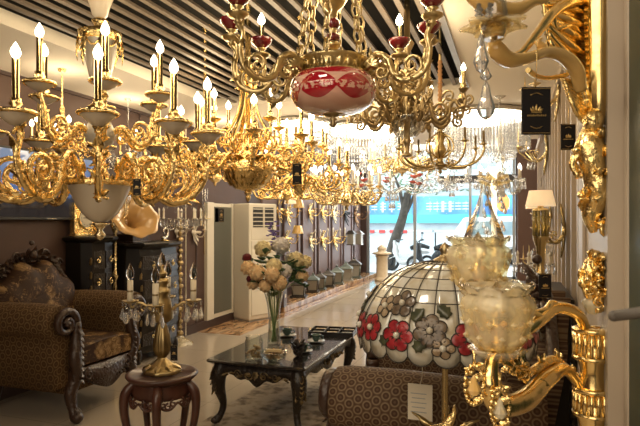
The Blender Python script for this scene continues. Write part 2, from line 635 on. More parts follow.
    def build(self, name, m, parent=None, label=None, bevel=None, loc=None, uvbox=True, sub=0):
        me = bpy.data.meshes.new(name)
        me.from_pydata(self.v, [], self.f)
        me.polygons.foreach_set('use_smooth', self.s)
        uvl = me.uv_layers.new(name='uv')
        data = []
        for fi, po in enumerate(me.polygons):
            u = self.uv[fi]
            if u is None:
                n = po.normal
                ax, ay, az = abs(n.x), abs(n.y), abs(n.z)
                for vi in po.vertices:
                    x, y, z = self.v[vi]
                    data += [y, z] if ax >= ay and ax >= az else ([x, z] if ay >= az else [x, y])
            else:
                for q in u:
                    data += [q[0], q[1]]
        uvl.data.foreach_set('uv', data)
        me.materials.append(m)
        me.validate()
        o = bpy.data.objects.new(name, me)
        COL.objects.link(o)
        if parent:
            o.parent = parent
        if loc:
            o.location = loc
        if label:
            o['label'] = label
        if bevel:
            bm_ = o.modifiers.new('bevel', 'BEVEL')
            bm_.width = bevel
            bm_.segments = 2
            bm_.limit_method = 'ANGLE'
        if sub:
            s_ = o.modifiers.new('subd', 'SUBSURF')
            s_.levels = s_.render_levels = sub
        return o


def thing(name, label, category, loc=(0, 0, 0), rz=0.0, group=None):
    o = bpy.data.objects.new(name, None)
    COL.objects.link(o)
    o.empty_display_size = .1
    o.location = loc
    o.rotation_euler = (0, 0, rz)
    return tag(o, label, category, group)


def tag(o, label, category, group=None, kind=None):
    if label:
        o['label'] = label
    if category:
        o['category'] = category
    if group:
        o['group'] = group
    if kind:
        o['kind'] = kind
    return o


def struct(o):
    o['kind'] = 'structure'
    return o


def inst(src, parent, loc=None, rot=None, scale=None, label=None):
    """another object with the same mesh"""
    o = src.copy()
    COL.objects.link(o)
    o.parent = parent
    if loc is not None:
        o.location = loc
    if rot is not None:
        o.rotation_euler = rot
    if scale is not None:
        o.scale = scale
    if label:
        o['label'] = label
    return o


def copy_tree(o, parent=None):
    c = o.copy()
    COL.objects.link(c)
    c.parent = parent
    for ch in list(o.children):
        copy_tree(ch, c)
    return c


# ------------------------------------------------------------------ lamp parts
def flame_bulb(h=.068, r=.020, seg=10):
    m = MB()
    m.lathe([(r * .45, 0), (r * .9, h * .2), (r, h * .38), (r * .82, h * .58), (r * .45, h * .78), (r * .15, h * .93), (.0005, h)], seg, cap=True)
    return m


def candle_mesh(h, r, sock=.06):
    m = MB()
    m.lathe([(r * 1.1, 0), (r * 1.9, sock * .15), (r * 1.5, sock * .3), (r * .9, sock * .4), (r * 1.8, sock * .65), (r * 1.3, sock * .85), (r * 1.45, sock), (r, sock + .002), (r, sock + h), (r * .8, sock + h + .001), (.001, sock + h + .001)], 12)
    return m


def pan_mesh(r, depth, rim=True):
    m = MB()
    m.lathe([(.006, -depth), (r * .25, -depth * .95), (r * .6, -depth * .6), (r * .9, -depth * .2), (r, 0), (r * .93, .002), (r * .6, -depth * .25), (.006, -depth * .35)], 18)
    return m


def rim_mesh(r, t=.008, n=20):
    m = MB()
    rows = []
    for j in range(n * 2 + 1):
        a = pi * j / n
        rr = r * (1 + (.03 if j % 2 else -.02))
        rows.append([V((rr * cos(a) + t * cos(a) * cos(q), rr * sin(a) + t * sin(a) * cos(q), t * 1.2 * sin(q))) for q in (0, pi / 2, pi, 3 * pi / 2)])
    m.grid(rows)
    return m


def arm_mesh(pts, rad, scrolls=(), leaves=0, leafL=.05, flat=.75, seg=8, tipup=True):
    """arm in the local XZ plane (x outwards) with optional volutes and acanthus leaves"""
    m = MB()
    P = cat([(p[0], 0, p[1]) for p in pts], 7)
    m.tube(P, rad, seg, flat)
    for (x, z, r, tn, t, st, sg) in scrolls:
        m.spiral((x, 0, z), r, tn, t, st, sg, seg=6)
    if leaves:
        n = len(P)
        for k in range(leaves):
            i = int((k + .5) / leaves * (n - 2))
            T = (P[i + 1] - P[i]).normalized()
            N = V((T.z, 0, -T.x)) * (1 if k % 2 else -1)
            m.leaf(P[i], T + N * .35, N, leafL, leafL * .28, .45, n=5)
            s = 1 if k % 4 < 2 else -1
            m.leaf(P[i], T + V((0, s * .5, 0)), V((0, s, .3)), leafL * .8, leafL * .22, .4, n=4)
    return m


class Tier:
    """one ring of arms carrying candles; meshes are built once and shared"""

    def __init__(self, arm, amat, tip, candle=(.13, .016, .06), cmat=None, pan=(.075, .04), pmat=None, rim=None, bulb=(.066, .021), bmat=None, drops=0, dmat=None, dlen=.05):
        self.__dict__.update(locals())

    def make(self, root, angles, lift=0.0):
        first = None
        h, r, sock = self.candle
        for a in angles:
            if first is None:
                arm = self.arm.build('arm', self.amat, root)
                tip = self.tip
                k = {}
                if self.pan:
                    k['drip_pan'] = pan_mesh(*self.pan).build('drip_pan', self.pmat or self.amat, arm, loc=(tip[0], 0, tip[1]))
                if self.rim:
                    k['pan_rim'] = rim_mesh(self.pan[0]).build('pan_rim', self.rim, arm, loc=(tip[0], 0, tip[1]))
                candle_mesh(h, r, sock).build('candle_tube', self.cmat or self.amat, arm, loc=(tip[0], 0, tip[1] - .004))
                if self.bmat is not False:
                    flame_bulb(*self.bulb).build('bulb', self.bmat or BULB, arm, loc=(tip[0], 0, tip[1] + sock + h - .003))
                if self.drops:
                    dm = MB()
                    for q in range(self.drops):
                        t = 2 * pi * q / self.drops
                        rr = self.pan[0] * .95
                        x, y = rr * cos(t), rr * sin(t)
                        dm.bead((x, y, -.006), .006)
                        dm.bead((x, y, -.019), .006)
                        dm.drop((x, y, -.026), .010, self.dlen, 6)
                    dm.build('crystal_drops', self.dmat or GLASS, arm, loc=(tip[0], 0, tip[1]))
                arm.rotation_euler = (0, 0, a)
                arm.location = (0, 0, lift)
                first = arm
            else:
                c = copy_tree(first, root)
                c.rotation_euler = (0, 0, a)


def ring(n, ph=0.0):
    return [R(ph) + TH + 2 * pi * k / n for k in range(n)]


def stem(root, prof, m, name='stem', seg=16, loc=None, flute=0, fn=8):
    return MB().lathe(prof, seg, flute=flute, fn=fn).build(name, m, root, loc=loc)


def chain(root, z0, z1, m, x=0, y=0, r=.011, name='chain', p0=None, p1=None):
    mb = MB()
    a = V(p0) if p0 else V((x, y, z0))
    b = V(p1) if p1 else V((x, y, z1))
    L = (b - a).length
    n = max(2, int(L / (r * 2.6)))
    T = (b - a).normalized()
    s1 = T.orthogonal().normalized()
    s2 = T.cross(s1)
    for i in range(n):
        c = a + (b - a) * ((i + .5) / n)
        S = s1 if i % 2 else s2
        pts = [c + T * (r * 1.6 * cos(2 * pi * k / 8)) + S * (r * .9 * sin(2 * pi * k / 8)) for k in range(9)]
        mb.tube(pts, r * .28, 4, cap=False, up=tuple(T.cross(S)))
    return mb.build(name, m, root)


def canopy(root, z, m, r=.07):
    return MB().lathe([(.01, -.06), (r * .3, -.055), (r * .5, -.035), (r * .9, -.02), (r, 0), (.002, 0)], 18).build('ceiling_canopy', m, root, loc=(0, 0, z))


# ------------------------------------------------------------------ the room
WL, WR, YW, ZC, ZH = -4.1, .40, 14.9, 2.78, 3.4
RX0, RX1, RY1 = -3.12, -.42, 5.4

struct(MB().bx(WL, 2.2, -2.2, YW + .1, -.12, 0).build('floor', TILE))
struct(MB().bx(WL, -3.42, 6.5, YW - .1, 0.0, .006).build('trim_1', STRIP))
m = MB()
m.bx(WL, RX0, -2.2, 9.0, ZC, ZC + .1)
m.bx(RX1, 2.2, -2.2, 9.0, ZC, ZC + .1)
m.bx(RX0, RX1, RY1, 9.0, ZC, ZC + .1)
m.bx(RX0, RX1, -2.2, -.2, ZC, ZC + .1)
m.bx(WL, 2.2, 9.0, 9.1, ZC, ZH)
m.bx(WL, 2.2, 9.0, YW + .1, ZH, ZH + .1)
ceil = struct(m.build('ceiling', CEIL))
m = MB()
m.bx(RX0 - .05, RX1 + .05, -.25, RY1 + .05, 3.25, 3.32)
m.bx(RX0 - .05, RX0, -.25, RY1 + .05, ZC + .1, 3.25)
m.bx(RX1, RX1 + .05, -.25, RY1 + .05, ZC + .1, 3.25)
m.bx(RX0, RX1, RY1, RY1 + .05, ZC + .1, 3.25)
m.bx(RX0, RX1, -.25, -.2, ZC + .1, 3.25)
m.build('recess_box', PLENUM, ceil)
m = MB()
x = RX0 + .20
while x < RX1 - .09:
    m.bx(x, x + .036, -.2, RY1, ZC + .03, ZC + .048)
    x += .118
m.build('slat_grille', SLAT, ceil)
m = MB()
m.bx(RX1 - .035, RX1, -.2, RY1, ZC - .004, ZC + .06)
m.bx(RX1 + .0, RX1 + .012, -.2, RY1, ZC - .012, ZC)
m.build('recess_edge', mat('grey_aluminium', (.34, .32, .29), .35, .6), ceil)

struct(MB().bx(WL - .1, WL, -2.2, YW + .1, 0, ZH).build('wall_left', WALLB))
m = MB()
m.bx(WR, WR + .1, 2.1, YW, 0, ZH)
m.bx(WR + .1, 2.2, 2.1, 2.2, 0, ZH)
struct(m.build('wall_right', CREAMP))
struct(MB().bx(WL - .1, 2.2, -2.3, -2.2, 0, ZC).build('wall_back', WALLB))
m = MB()
m.bx(2.2, 2.3, -2.2, 2.1, 0, ZC)
struct(m.build('wall_right_back', WALLB))
# far wall strips round the shop window
m = MB()
m.bx(WL - .1, WL + .22, YW - .1, YW + .1, 0, ZH)
m.bx(.02, WR + .1, YW, YW + .1, 0, ZH)
struct(m.build('wall_front', DARKP))
# pilaster that carries the big gold lamp
m = MB()
m.bx(.22, .60, 1.245, 2.10, 0, ZC)
m.bx(.212, .22, 1.245, 1.28, 0, ZC)
m.bx(.208, .22, 1.98, 2.10, 0, ZC)
struct(m.build('trim_2', CREAMP, bevel=.006))
m = MB()
m.bx(.215, .6, .95, 1.24, 0, ZC)
struct(m.build('trim_3', GREENW))
# upright mouldings on the cream right wall
m = MB()
y = 2.5
while y < 10.4:
    m.bx(WR - .03, WR, y, y + .05, .1, ZC)
    m.bx(WR - .018, WR, y + .16, y + .20, .1, ZC)
    y += .42
m.bx(WR - .035, WR, 2.2, 10.4, 0, .14)
m.bx(WR - .06, WR, 2.2, 10.4, ZC - .09, ZC)
struct(m.build('trim_4', CREAMP))
struct(MB().bx(WR - .05, WR, 2.2, 9.0, ZC - .006, ZC - .001).build('trim_5', DGREY))
# brown pillar on the right
struct(MB().bx(.05, WR, 11.2, 11.6, 0, ZH).build('trim_6', mat('brown_pillar', (.11, .06, .045), .5)))

# left wall: mauve panels with dark reveals
m = MB()
d = MB()
d.bx(WL, WL + .02, 8.05, YW - .1, .0, 2.15)
y = 8.5
while y < YW - .6:
    m.bx(WL + .02, WL + .055, y, y + .62, .25, 2.1)
    m.bx(WL + .02, WL + .085, y + .62, y + .70, .25, 2.1)
    y += .95
struct(d.build('trim_7', DARKP))
struct(m.build('trim_8', MAUVE, bevel=.004))
m = MB()
m.bx(WL, WL + .03, 3.0, 8.0, .0, .12)
struct(m.build('baseboard_left', DARKP))
m = MB()
for y in (5.3, 6.5):
    m.bx(WL, WL + .012, y, y + .02, .12, ZC)
m.bx(WL, WL + .03, -2, 9.0, ZC - .03, ZC)
struct(m.build('trim_9', DARKP))

# shop window and glazed door
fr = MB()
for x in (WL + .25, -2.55, -1.1, -.02):
    fr.bx(x - .035, x + .035, YW - .03, YW + .05, 0, ZH)
fr.bx(WL + .2, .05, YW - .03, YW + .05, 0, .10)
fr.bx(WL + .2, .05, YW - .03, YW + .05, ZH - .08, ZH)
wf = struct(fr.build('window_1', mat('window_frame_metal', (.32, .34, .35), .35, .5)))
MB().bx(-1.9, .05, YW - .06, YW - .02, 2.52, 2.72).build('transom_beam', mat('dark_transom', (.03, .025, .022), .5), wf)
MB().bx(WL + .25, -.02, YW, YW + .012, .1, ZH - .08).build('pane', PANE, wf)

# ------------------------------------------------------------------ the street
struct(MB().bx(-22, 22, YW + .1, 19.2, -.14, -.02).build('ground', STREETW))
struct(MB().bx(-22, 22, 19.2, 25.0, -.2, -.06).build('road', ROADM))
struct(MB().bx(-22, 22, 25.0, 27.0, -.14, .06).build('pavement', STREETW))
b = thing('shop_building', 'pale grey shop building across the street with blue and teal sign band', 'building', (-3, 27.0, 0))
MB().bx(-14, 14, 0, .4, 0, 1.0).bx(-14, 14, 0, .4, 3.1, 9).bx(-14, 14, .2, .4, 1.0, 3.1).build('wall', SHOPW, b)
for k in range(9):
    x = -9 + k * 2.1
    w = MB().bx(x, x + 1.9, .05, .16, -.05, 1.05).build('shop_window', SHOPG, b)
    MB().bx(x - .06, x, .0, .2, 0, 1.1).bx(x + .0, x + 1.9, .0, .2, 1.02, 1.1).bx(x + .9, x + .95, .03, .18, 0, 1.0).build('window_bar', WHITES, w)
for k, (x0, x1) in enumerate(((-9.2, -5.3), (-5.1, -1.7), (-1.5, 1.4), (1.6, 5.0))):
    s = MB().bx(x0, x1, -.14, 0, 1.45, 2.75).build('sign_panel', BLUES, b)
    MB().bx(x0, x1, -.16, -.14, 1.45, 1.85).build('teal_stripe', TEALS, s)
    mm = MB()
    rr = random.Random(k)
    for q in range(6):
        cx = x0 + .6 + q * (x1 - x0 - 1.2) / 5
        for e in range(3):
            zz = 2.1 + e * .14
            mm.bx(cx - .14, cx + .14, -.17, -.15, zz, zz + .04)
        mm.bx(cx - .02 + rr.uniform(-.08, .08), cx + .03, -.17, -.15, 1.98, 2.5)
    mm.build('sign_lettering', WHITES, s)
mm = MB()
for q in range(7):
    mm.bx(-5.6 + q * .55, -5.3 + q * .55, -.12, 0, .95, 1.10)
mm.build('red_window_lettering', REDS, b)
for zz in (4.0, 6.3):
    for k in range(10):
        MB().bx(-10 + k * 2.2, -8.8 + k * 2.2, -.03, .1, zz, zz + 1.3).build('upper_window', SHOPG, b)

# leaning street tree
def tree(base, top, r, label, crown):
    t = thing('street_tree', label, 'tree', base)
    L = V(top) - V(base)
    m = MB()
    pts = cat([(0, 0, -.05), L * .3 + V((-.04, 0, 0)), L * .65 + V((.03, 0, 0)), L], 5)
    m.tube(pts, [r * 1.25, r, r * .85, r * .7], 10)
    for a in range(5):
        dr = V((cos(a * 1.3), sin(a * 1.3) * .6, .9))
        m.tube(cat([L * .8 + V((0, 0, .1 * a - .3)), L + dr * .5, L + dr * 1.3], 4), [r * .4, r * .12], 6)
    m.build('trunk', BARK, t)
    rn = random.Random(3)
    mm = MB()
    for k in range(crown):
        c = L + V((rn.gauss(.1, .75), rn.gauss(0, .6), rn.uniform(.0, 2.6)))
        dv = V((rn.uniform(-1, 1), rn.uniform(-1, 1), rn.uniform(-.6, .4)))
        mm.leaf(c, dv, (0, 0, 1), .17, .05, .3, n=2)
    tag(mm.build('foliage', TREEL, t), None, None, None, 'stuff')


b0 = at(388, 247, 17.6)
b0.z = -.04
t0 = at(408, 193, 17.6)
tree(b0, t0, .17, 'leaning street tree with a bare grey trunk outside the shop window', 420)

# white van
v = thing('van', 'white van parked across the street, right of the leaning tree', 'van', (-1.15, 21.6, -.06))
m = MB()
prof = [(-1.35, .35), (-1.40, .95), (-1.0, 1.15), (-.62, 1.72), (1.75, 1.78), (1.85, .9), (1.85, .35)]
rows = [[V((x, y, z)) for x, z in prof] for y in (-.8, .8)]
m.grid(rows, True, False, True)
m.build('body', WHITES, v, bevel=.06)
m = MB().bx(-.52, .35, -.83, -.79, 1.1, 1.58).bx(.45, 1.6, -.83, -.79, 1.1, 1.58)
m.build('side_window', SHOPG, v)
MB().bx(-1.3, 1.8, -.84, -.80, .62, .68).build('side_trim', GREYP, v)
for x in (-.85, 1.2):
    w = MB().lathe([(.0, -.1), (.18, -.1), (.30, -.1), (.32, -.05), (.32, .08), (.0, .08)], 18, M4.Rotation(R(90), 4, 'X')).build('wheel', TYRE, v, loc=(x, -.78, .32))
    MB().lathe([(.0, .005), (.17, .0), (.19, -.02)], 14, M4.Rotation(R(90), 4, 'X')).build('hub_cap', SILVER, w, loc=(0, -.10, 0))


def scooter(loc, rz, body, label):
    s = thing('scooter', label, 'scooter', loc, rz)
    m = MB()
    m.tube(cat([(-.62, 0, .58), (-.35, 0, .62), (-.1, 0, .48), (.05, 0, .28), (.32, 0, .27), (.45, 0, .6), (.42, 0, .88)], 4), [.06, .13, .13, .08, .07, .10, .06], 10, 1.2)
    m.build('body', body, s)
    MB().tube(cat([(-.62, 0, .72), (-.3, 0, .76), (-.02, 0, .70)], 4), [.05, .11, .06], 8, 1.2).build('seat', TYRE, s)
    MB().leaf((.42, 0, .45), (.25, 0, 1), (-1, 0, 0), .5, .17, .1).build('leg_shield', body, s)
    for x in (-.55, .58):
        w = MB()
        w.tube([(x + .2 * cos(a), 0, .24 + .2 * sin(a)) for a in [2 * pi * k / 16 for k in range(17)]], .045, 6, cap=False)
        w.ball((x, 0, .24), .07)
        w.build('wheel', TYRE, s)
    MB().leaf((.40, 0, .46), (1, 0, 0), (0, 0, -1), .36, .07, .35).build('mudguard', body, s)
    h = MB().tube(cat([(.30, -.32, .98), (.40, -.12, .95), (.40, .12, .95), (.30, .32, .98)], 4), .018, 6)
    h.tube([(.56, 0, .24), (.42, 0, .95)], .025, 6)
    h.build('handlebar', DGREY, s)
    MB().ball((.48, 0, .88), (.07, .09, .08)).build('headlight', VGLASS, s)
    for y in (-1, 1):
        MB().tube([(.36, y * .24, .97), (.34, y * .32, 1.14)], .008, 5).ball((.33, y * .34, 1.18), (.02, .06, .04)).build('mirror', DGREY, s)


p = floor_at(415, 276)
scooter((p.x + .25, 17.1, -.02), R(192), DGREY, 'dark scooter parked on the pavement right of the leaning tree')
scooter((-3.1, 17.2, -.02), R(205), WHITES, 'white scooter parked at the left edge of the shop window')

# yellow stone bollard standing by the entrance
p = at(382, 281, 14.0)
s = thing('stone_post', 'pale yellow stone post with a pointed cap by the entrance glass', 'post', (p.x, p.y, 0))
s.scale = (.8, .8, .74)
MB().lathe([(.24, 0), (.24, .08), (.20, .12), (.19, .16), (.18, .80), (.21, .84), (.21, .88)], 16, cap=True).build('shaft', PIL, s)
MB().lathe([(.14, .88), (.30, .93), (.31, .97), (.17, 1.00), (.12, 1.04), (.16, 1.10), (.13, 1.17), (.05, 1.23), (.001, 1.25)], 16).build('cap', PIL, s)


# ------------------------------------------------------------------ furniture
def carve(m, pts, L=.06, w=.018, n=6, both=True, nrm=(1, 0, 0)):
    """row of carved leaves and balls along a line"""
    P = cat(pts, n)
    for i in range(0, len(P) - 1, 2):
        T = (P[i + 1] - P[i]).normalized()
        m.leaf(P[i], T + V(nrm) * .2, nrm, L, w, .5, n=4)
        if both:
            S = T.cross(V(nrm))
            m.leaf(P[i], T * .6 + S, nrm, L * .8, w, .6, n=4)
            m.leaf(P[i], T * .6 - S, nrm, L * .8, w, .6, n=4)


def armchair(loc, rz, label, fab_in, fab_out, W=1.05, D=.86, H=1.27, group=None):
    t = thing('armchair', label, 'armchair', loc, rz, group)
    hw = W / 2
    # seat box and cushion
    MB().bx(-D / 2 + .06, D / 2 - .05, -hw + .16, hw - .16, .20, .42).build('seat_base', fab_out, t, bevel=.02)
    m = MB()
    nx, ny = 10, 10
    rows = []
    x0, x1, y0, y1, z0, z1 = -D / 2 + .16, D / 2 + .02, -hw + .20, hw - .20, .40, .56
    prof = [(-1, -1), (-1, -.4), (-1.0, .4), (-.93, .85), (-.6, 1.1), (0, 1.22), (.6, 1.1), (.93, .85), (1.0, .4), (1, -.4), (1, -1)]
    for i, f in enumerate((0, .02, .1, .5, .9, .98, 1)):
        s = (.86, .95, 1, 1, 1, .95, .86)[i]
        rows.append([V((x0 + (x1 - x0) * f, (y0 + y1) / 2 + (y1 - y0) / 2 * a * s, (z0 + z1) / 2 + (z1 - z0) / 2 * b * s)) for a, b in prof])
    m.grid(rows, True, True, True)
    m.build('seat_cushion', fab_in, t)
    # backrest: rounded shield with bulge
    m = MB()
    rows = []
    nw = 16
    out = []
    for k in range(nw + 1):
        a = k / nw * 2 - 1
        zt = H - .12 - .20 * abs(a) ** 2.4 - .04 * cos(a * 9) * (abs(a) < .8)
        out.append((a * (hw - .14), zt))
    for (dx, s) in ((-.10, .94), (-.10, 1.0), (.02, 1.0), (.09, .93), (.12, .70), (.13, .3)):
        row = []
        for (y, zt) in out:
            zz = .50 + (zt - .50) * (.5 + s * .5) if s < 1 else zt
            row.append(V((-D / 2 + .10 + dx - (zz - .5) * .16, y * (.4 + .6 * s) if s < 1 else y, zz)))
        for (y, zt) in reversed(out):
            zz = .44 + (1 - s) * .25
            row.append(V((-D / 2 + .12 + dx, y * (.4 + .6 * s) if s < 1 else y, zz)))
        rows.append(row)

    def buv(i, j):
        p = rows[i][j % len(rows[i])]
        return (p.y, p.z)
    m.grid(rows, True, True, True, buv)
    m.build('backrest', fab_in, t)
    # carved crest
    m = MB()
    xb = -D / 2 + .08 - (H - .5) * .16
    def ctop(a):
        return H - .12 - .20 * abs(a) ** 2.4
    pts = [(xb + .02, a / 8 * (hw - .10), ctop(a / 8) + .015) for a in range(-8, 9)]
    m.tube(cat(pts, 3), .024, 8)
    carve(m, [(xb + .05, 0, H - .06), (xb + .05, .20, H - .10), (xb + .04, hw - .22, H - .20)], .085, .022)
    carve(m, [(xb + .05, 0, H - .06), (xb + .05, -.20, H - .10), (xb + .04, -hw + .22, H - .20)], .085, .022)
    for k in range(7):
        a = (k - 3) * .42
        m.leaf((xb + .05, .03 * (k - 3), H - .10), (.15, sin(a), cos(a)), (1, 0, 0), .15 - .012 * abs(k - 3), .030, .35)
    m.ball((xb + .06, 0, H + .05), .022)
    m.ball((xb + .08, 0, H - .05), (.03, .035, .04))
    for s in (-1, 1):
        m.spiral((xb + .05, s * .14, H - .06), .055, 1.4, .013, 0, s, ax=(0, 1, 0))
        m.spiral((xb + .05, s * .30, H - .14), .045, 1.4, .011, 0, s, ax=(0, 1, 0))
    m.build('carved_crest', DWOOD, t)
    # rolled arms
    for s in (-1, 1):
        yc = s * (hw - .13)
        prof = []
        for k in range(15):
            a = R(-70 + k * 250 / 14)
            prof.append((s * (.13 * -cos(a + R(0))), .13 * sin(a)))
        prof = []
        for k in range(17):
            a = R(-50 + k * 250 / 16)
            prof.append((.135 * cos(a), .135 * sin(a)))
        prof += [(-.085, -.2), (-.085, -.42), (-.02, -.50), (.06, -.50), (.075, -.2)]
        rows = []
        for x, sc_ in ((-D / 2 + .0, 1), (-.2, 1), (.1, 1), (D / 2 - .10, 1.0), (D / 2 - .05, .96)):
            dz = .02 * sin((x + .4) * 3)
            rows.append([V((x, yc + s * q[0] * sc_ + (s * .03 if q[1] > -.1 else 0), .735 + dz + q[1] * sc_)) for q in prof])
        m = MB().grid(rows, True, True, True)
        am = m.build('armrest', fab_out, t)
        # carved front post with volute, running into the leg
        m = MB()
        xf = D / 2 - .02
        vol = []
        for k in range(30):
            u = k / 29
            a = R(180) - 1.45 * 2 * pi * (1 - u) * 1.0
            q = .105 * (1 - .82 * (1 - u))
            vol.append((xf + .012 * (1 - u), yc + s * .01 + s * q * cos(a), .745 - q * sin(a) * -1))
        m.tube(vol, lambda t_: .020 + .016 * t_, 9, .9)
        m.ball((xf + .02, yc + s * .01, .745), .026)
        m.tube(cat([(xf, yc - s * .095, .745), (xf + .01, yc - s * .085, .60), (xf + .03, yc - s * .05, .48), (xf + .01, yc - s * .085, .34), (xf - .01, yc - s * .05, .22), (xf + .02, yc - s * .04, .10), (xf + .05, yc - s * .04, .035)], 5), [.036, .042, .046, .044, .050, .034, .042], 10)
        m.ball((xf + .055, yc - s * .04, .045), (.055, .045, .045), 10)
        for k in range(9):
            z = .70 - .045 * k
            m.leaf((xf + .035, yc - s * .085, z), (.3, -s * .1, -1), (1, 0, 0), .075, .02, .4, n=4)
        for k in range(3):
            m.leaf((xf + .05, yc - s * .04, .11), (.5, (k - 1) * .6, -1), (1, 0, 0), .06, .018, .3, n=4)
        m.build('carved_arm_post', DWOOD, am)
        m = MB()
        m.tube(cat([(-D / 2 + .05, s * (hw - .20), .3), (-D / 2 + .02, s * (hw - .20), .15), (-D / 2 - .04, s * (hw - .20), 0)], 4), [.035, .026, .03], 8, cap=True)
        m.build('leg', DWOOD, t)
    # carved apron
    m = MB()
    xf = D / 2
    P = [(xf - .02, -hw + .17, .25), (xf, -.25, .30), (xf + .01, -.12, .22), (xf + .015, 0, .18), (xf + .01, .12, .22), (xf, .25, .30), (xf - .02, hw - .17, .25)]
    rows = []
    for p in cat(P, 4):
        rows.append([V((p.x - .03, p.y, .39)), V((p.x + .02, p.y, .39)), V((p.x + .03, p.y, (p.z + .39) / 2)), V((p.x + .02, p.y, p.z)), V((p.x - .02, p.y, p.z))])
    m.grid(rows, True, True, True)
    for s in (-1, 1):
        m.spiral((xf + .03, s * .07, .29), .06, 1.4, .013, R(90), s, ax=(0, 1, 0))
        m.spiral((xf + .03, s * .22, .33), .05, 1.3, .011, R(90), -s, ax=(0, 1, 0))
        carve(m, [(xf + .02, s * .04, .25), (xf + .02, s * .16, .28), (xf + .015, s * .32, .33)], .055, .014)
    m.build('carved_apron', DWOOD, t)
    return t


armchair((-3.51, 3.61, 0), R(0), 'large armchair in floral damask with a carved dark crest, standing below the screen', DAMASK, HEX, D=.80)
chb = armchair((-.32, 2.62, .014), R(180), 'brown ring-patterned armchair with a paper tag on its arm, behind the leaded glass lamp', HEXB, HEXB)
p = at(421, 382, 1.93)
t = thing('paper_tag', 'cream paper price tag hanging on the ring-patterned armchair arm', 'tag', (p.x, p.y - .02, p.z))
m = MB().box((0, 0, -.065), (.085, .003, .125))
m.build('card', PAPER, t)
m = MB()
for k in range(5):
    m.box((-.005, -.002, -.035 - k * .016), (.055 - .008 * (k % 2), .001, .003))
m.build('printed_lines', GREYP, t)
MB().tube([(0, 0, -.005), (.004, .02, .02), (0, .05, .045)], .0012, 4).build('string', PAPER, t)

# rug
m = MB()
m.bx(-2.2, -.45, 2.2, 5.12, 0, .012)
tag(m.build('rug', RUG, bevel=.004), 'beige patterned rug under the black coffee table', 'rug')

# coffee table
TX0, TX1, TY0, TY1, TZ = -2.13, -1.35, 3.5, 4.9, .50
t = thing('coffee_table', 'black lacquered coffee table with carved gold-touched cabriole legs and flowers on it', 'table', ((TX0 + TX1) / 2, (TY0 + TY1) / 2, .020))
hx, hy = (TX1 - TX0) / 2, (TY1 - TY0) / 2
zt = TZ - .020
m = MB()
def rrect(hx, hy, r, z, n=4):
    pts = []
    for cx, cy, a0 in ((hx - r, hy - r, 0), (-hx + r, hy - r, 90), (-hx + r, -hy + r, 180), (hx - r, -hy + r, 270)):
        for k in range(n + 1):
            a = R(a0 + 90 * k / n)
            pts.append(V((cx + r * cos(a), cy + r * sin(a), z)))
    return pts
m.grid([rrect(hx - .06, hy - .06, .02, zt - .045), rrect(hx - .035, hy - .035, .02, zt - .04), rrect(hx - .01, hy - .01, .025, zt - .025), rrect(hx, hy, .03, zt - .018), rrect(hx, hy, .03, zt - .008), rrect(hx - .012, hy - .012, .025, zt)], True, False, True)
m.build('table_top', TTOP, t)
GSTREAK = mat('gold_touched_carving', (.34, .24, .11), .35, .5, bump=(60, .7, 1), vary=(28, (.02, .014, .01)))
def apron(L, a0, nm):
    mm = MB()
    rows = []
    n = 28
    for k in range(n + 1):
        u = k / n * 2 - 1
        zz = zt - .12 - .045 * cos(u * pi * 1.0) * (1 if abs(u) < .5 else .2) - .018 * cos(u * pi * 4)
        x = u * L
        rows.append([V((x, -.012, zt - .045)), V((x, -.014, (zt - .045 + zz) / 2)), V((x, -.006, zz)), V((x, .012, zz)), V((x, .012, zt - .045))])
    mm.grid(rows, True, True, True)
    o = mm.build('apron', BWOODC, t)
    cm = MB()
    for s in (-1, 1):
        cm.spiral((s * .06, -.018, zt - .10), .035, 1.4, .006, 0, s)
        cm.spiral((s * .15, -.018, zt - .095), .03, 1.3, .005, 0, -s)
        for q in range(4):
            cm.leaf((s * (.04 + .06 * q), -.018, zt - .10), (s, -.1, .3 * (-1) ** q), (0, -1, 0), .055, .013, .4, n=4)
    cm.leaf((0, -.018, zt - .07), (0, -.1, -1), (0, -1, 0), .06, .025, .3)
    cm.build('gold_carving', GSTREAK, o)
    return o
for (L, lx, ly, rz) in ((hx - .10, 0, -hy + .06, 0), (hx - .10, 0, hy - .06, 180), (hy - .10, hx - .06, 0, 90), (hy - .10, -hx + .06, 0, -90)):
    o = apron(L, 0, '')
    o.location = (lx, ly, 0)
    o.rotation_euler = (0, 0, R(rz))
for sx in (-1, 1):
    for sy in (-1, 1):
        m = MB()
        q = V((sx, sy, 0)).normalized()
        c = V((sx * (hx - .09), sy * (hy - .09), 0))
        pts = [c + q * .0 + V((0, 0, zt - .05)), c + q * .025 + V((0, 0, zt - .13)), c + q * .02 + V((0, 0, zt - .22)), c - q * .01 + V((0, 0, .14)), c + q * .01 + V((0, 0, .06)), c + q * .045 + V((0, 0, .022))]
        m.tube(cat(pts, 5), [.052, .060, .045, .026, .024, .032], 10)
        m.ball(tuple(c + q * .05 + V((0, 0, .024))), (.035, .035, .024), 10)
        lg = m.build('leg', BWOODC, t)
        m = MB()
        for k in range(5):
            m.leaf(c + q * (.062 + .006 * (k == 1) - .01 * (k > 2)) + V((0, 0, zt - .07 - .035 * k)), q * .2 + V((0, 0, -1)), q, .06, .02, .3, n=4)
            for s in (-1, 1):
                sd = V((-q.y, q.x, 0)) * s
                m.leaf(c + q * .05 + sd * .02 + V((0, 0, zt - .07 - .035 * k)), sd * .5 + V((0, 0, -1)), q, .05, .012, .4, n=3)
        m.build('gold_carving', GSTREAK, lg)

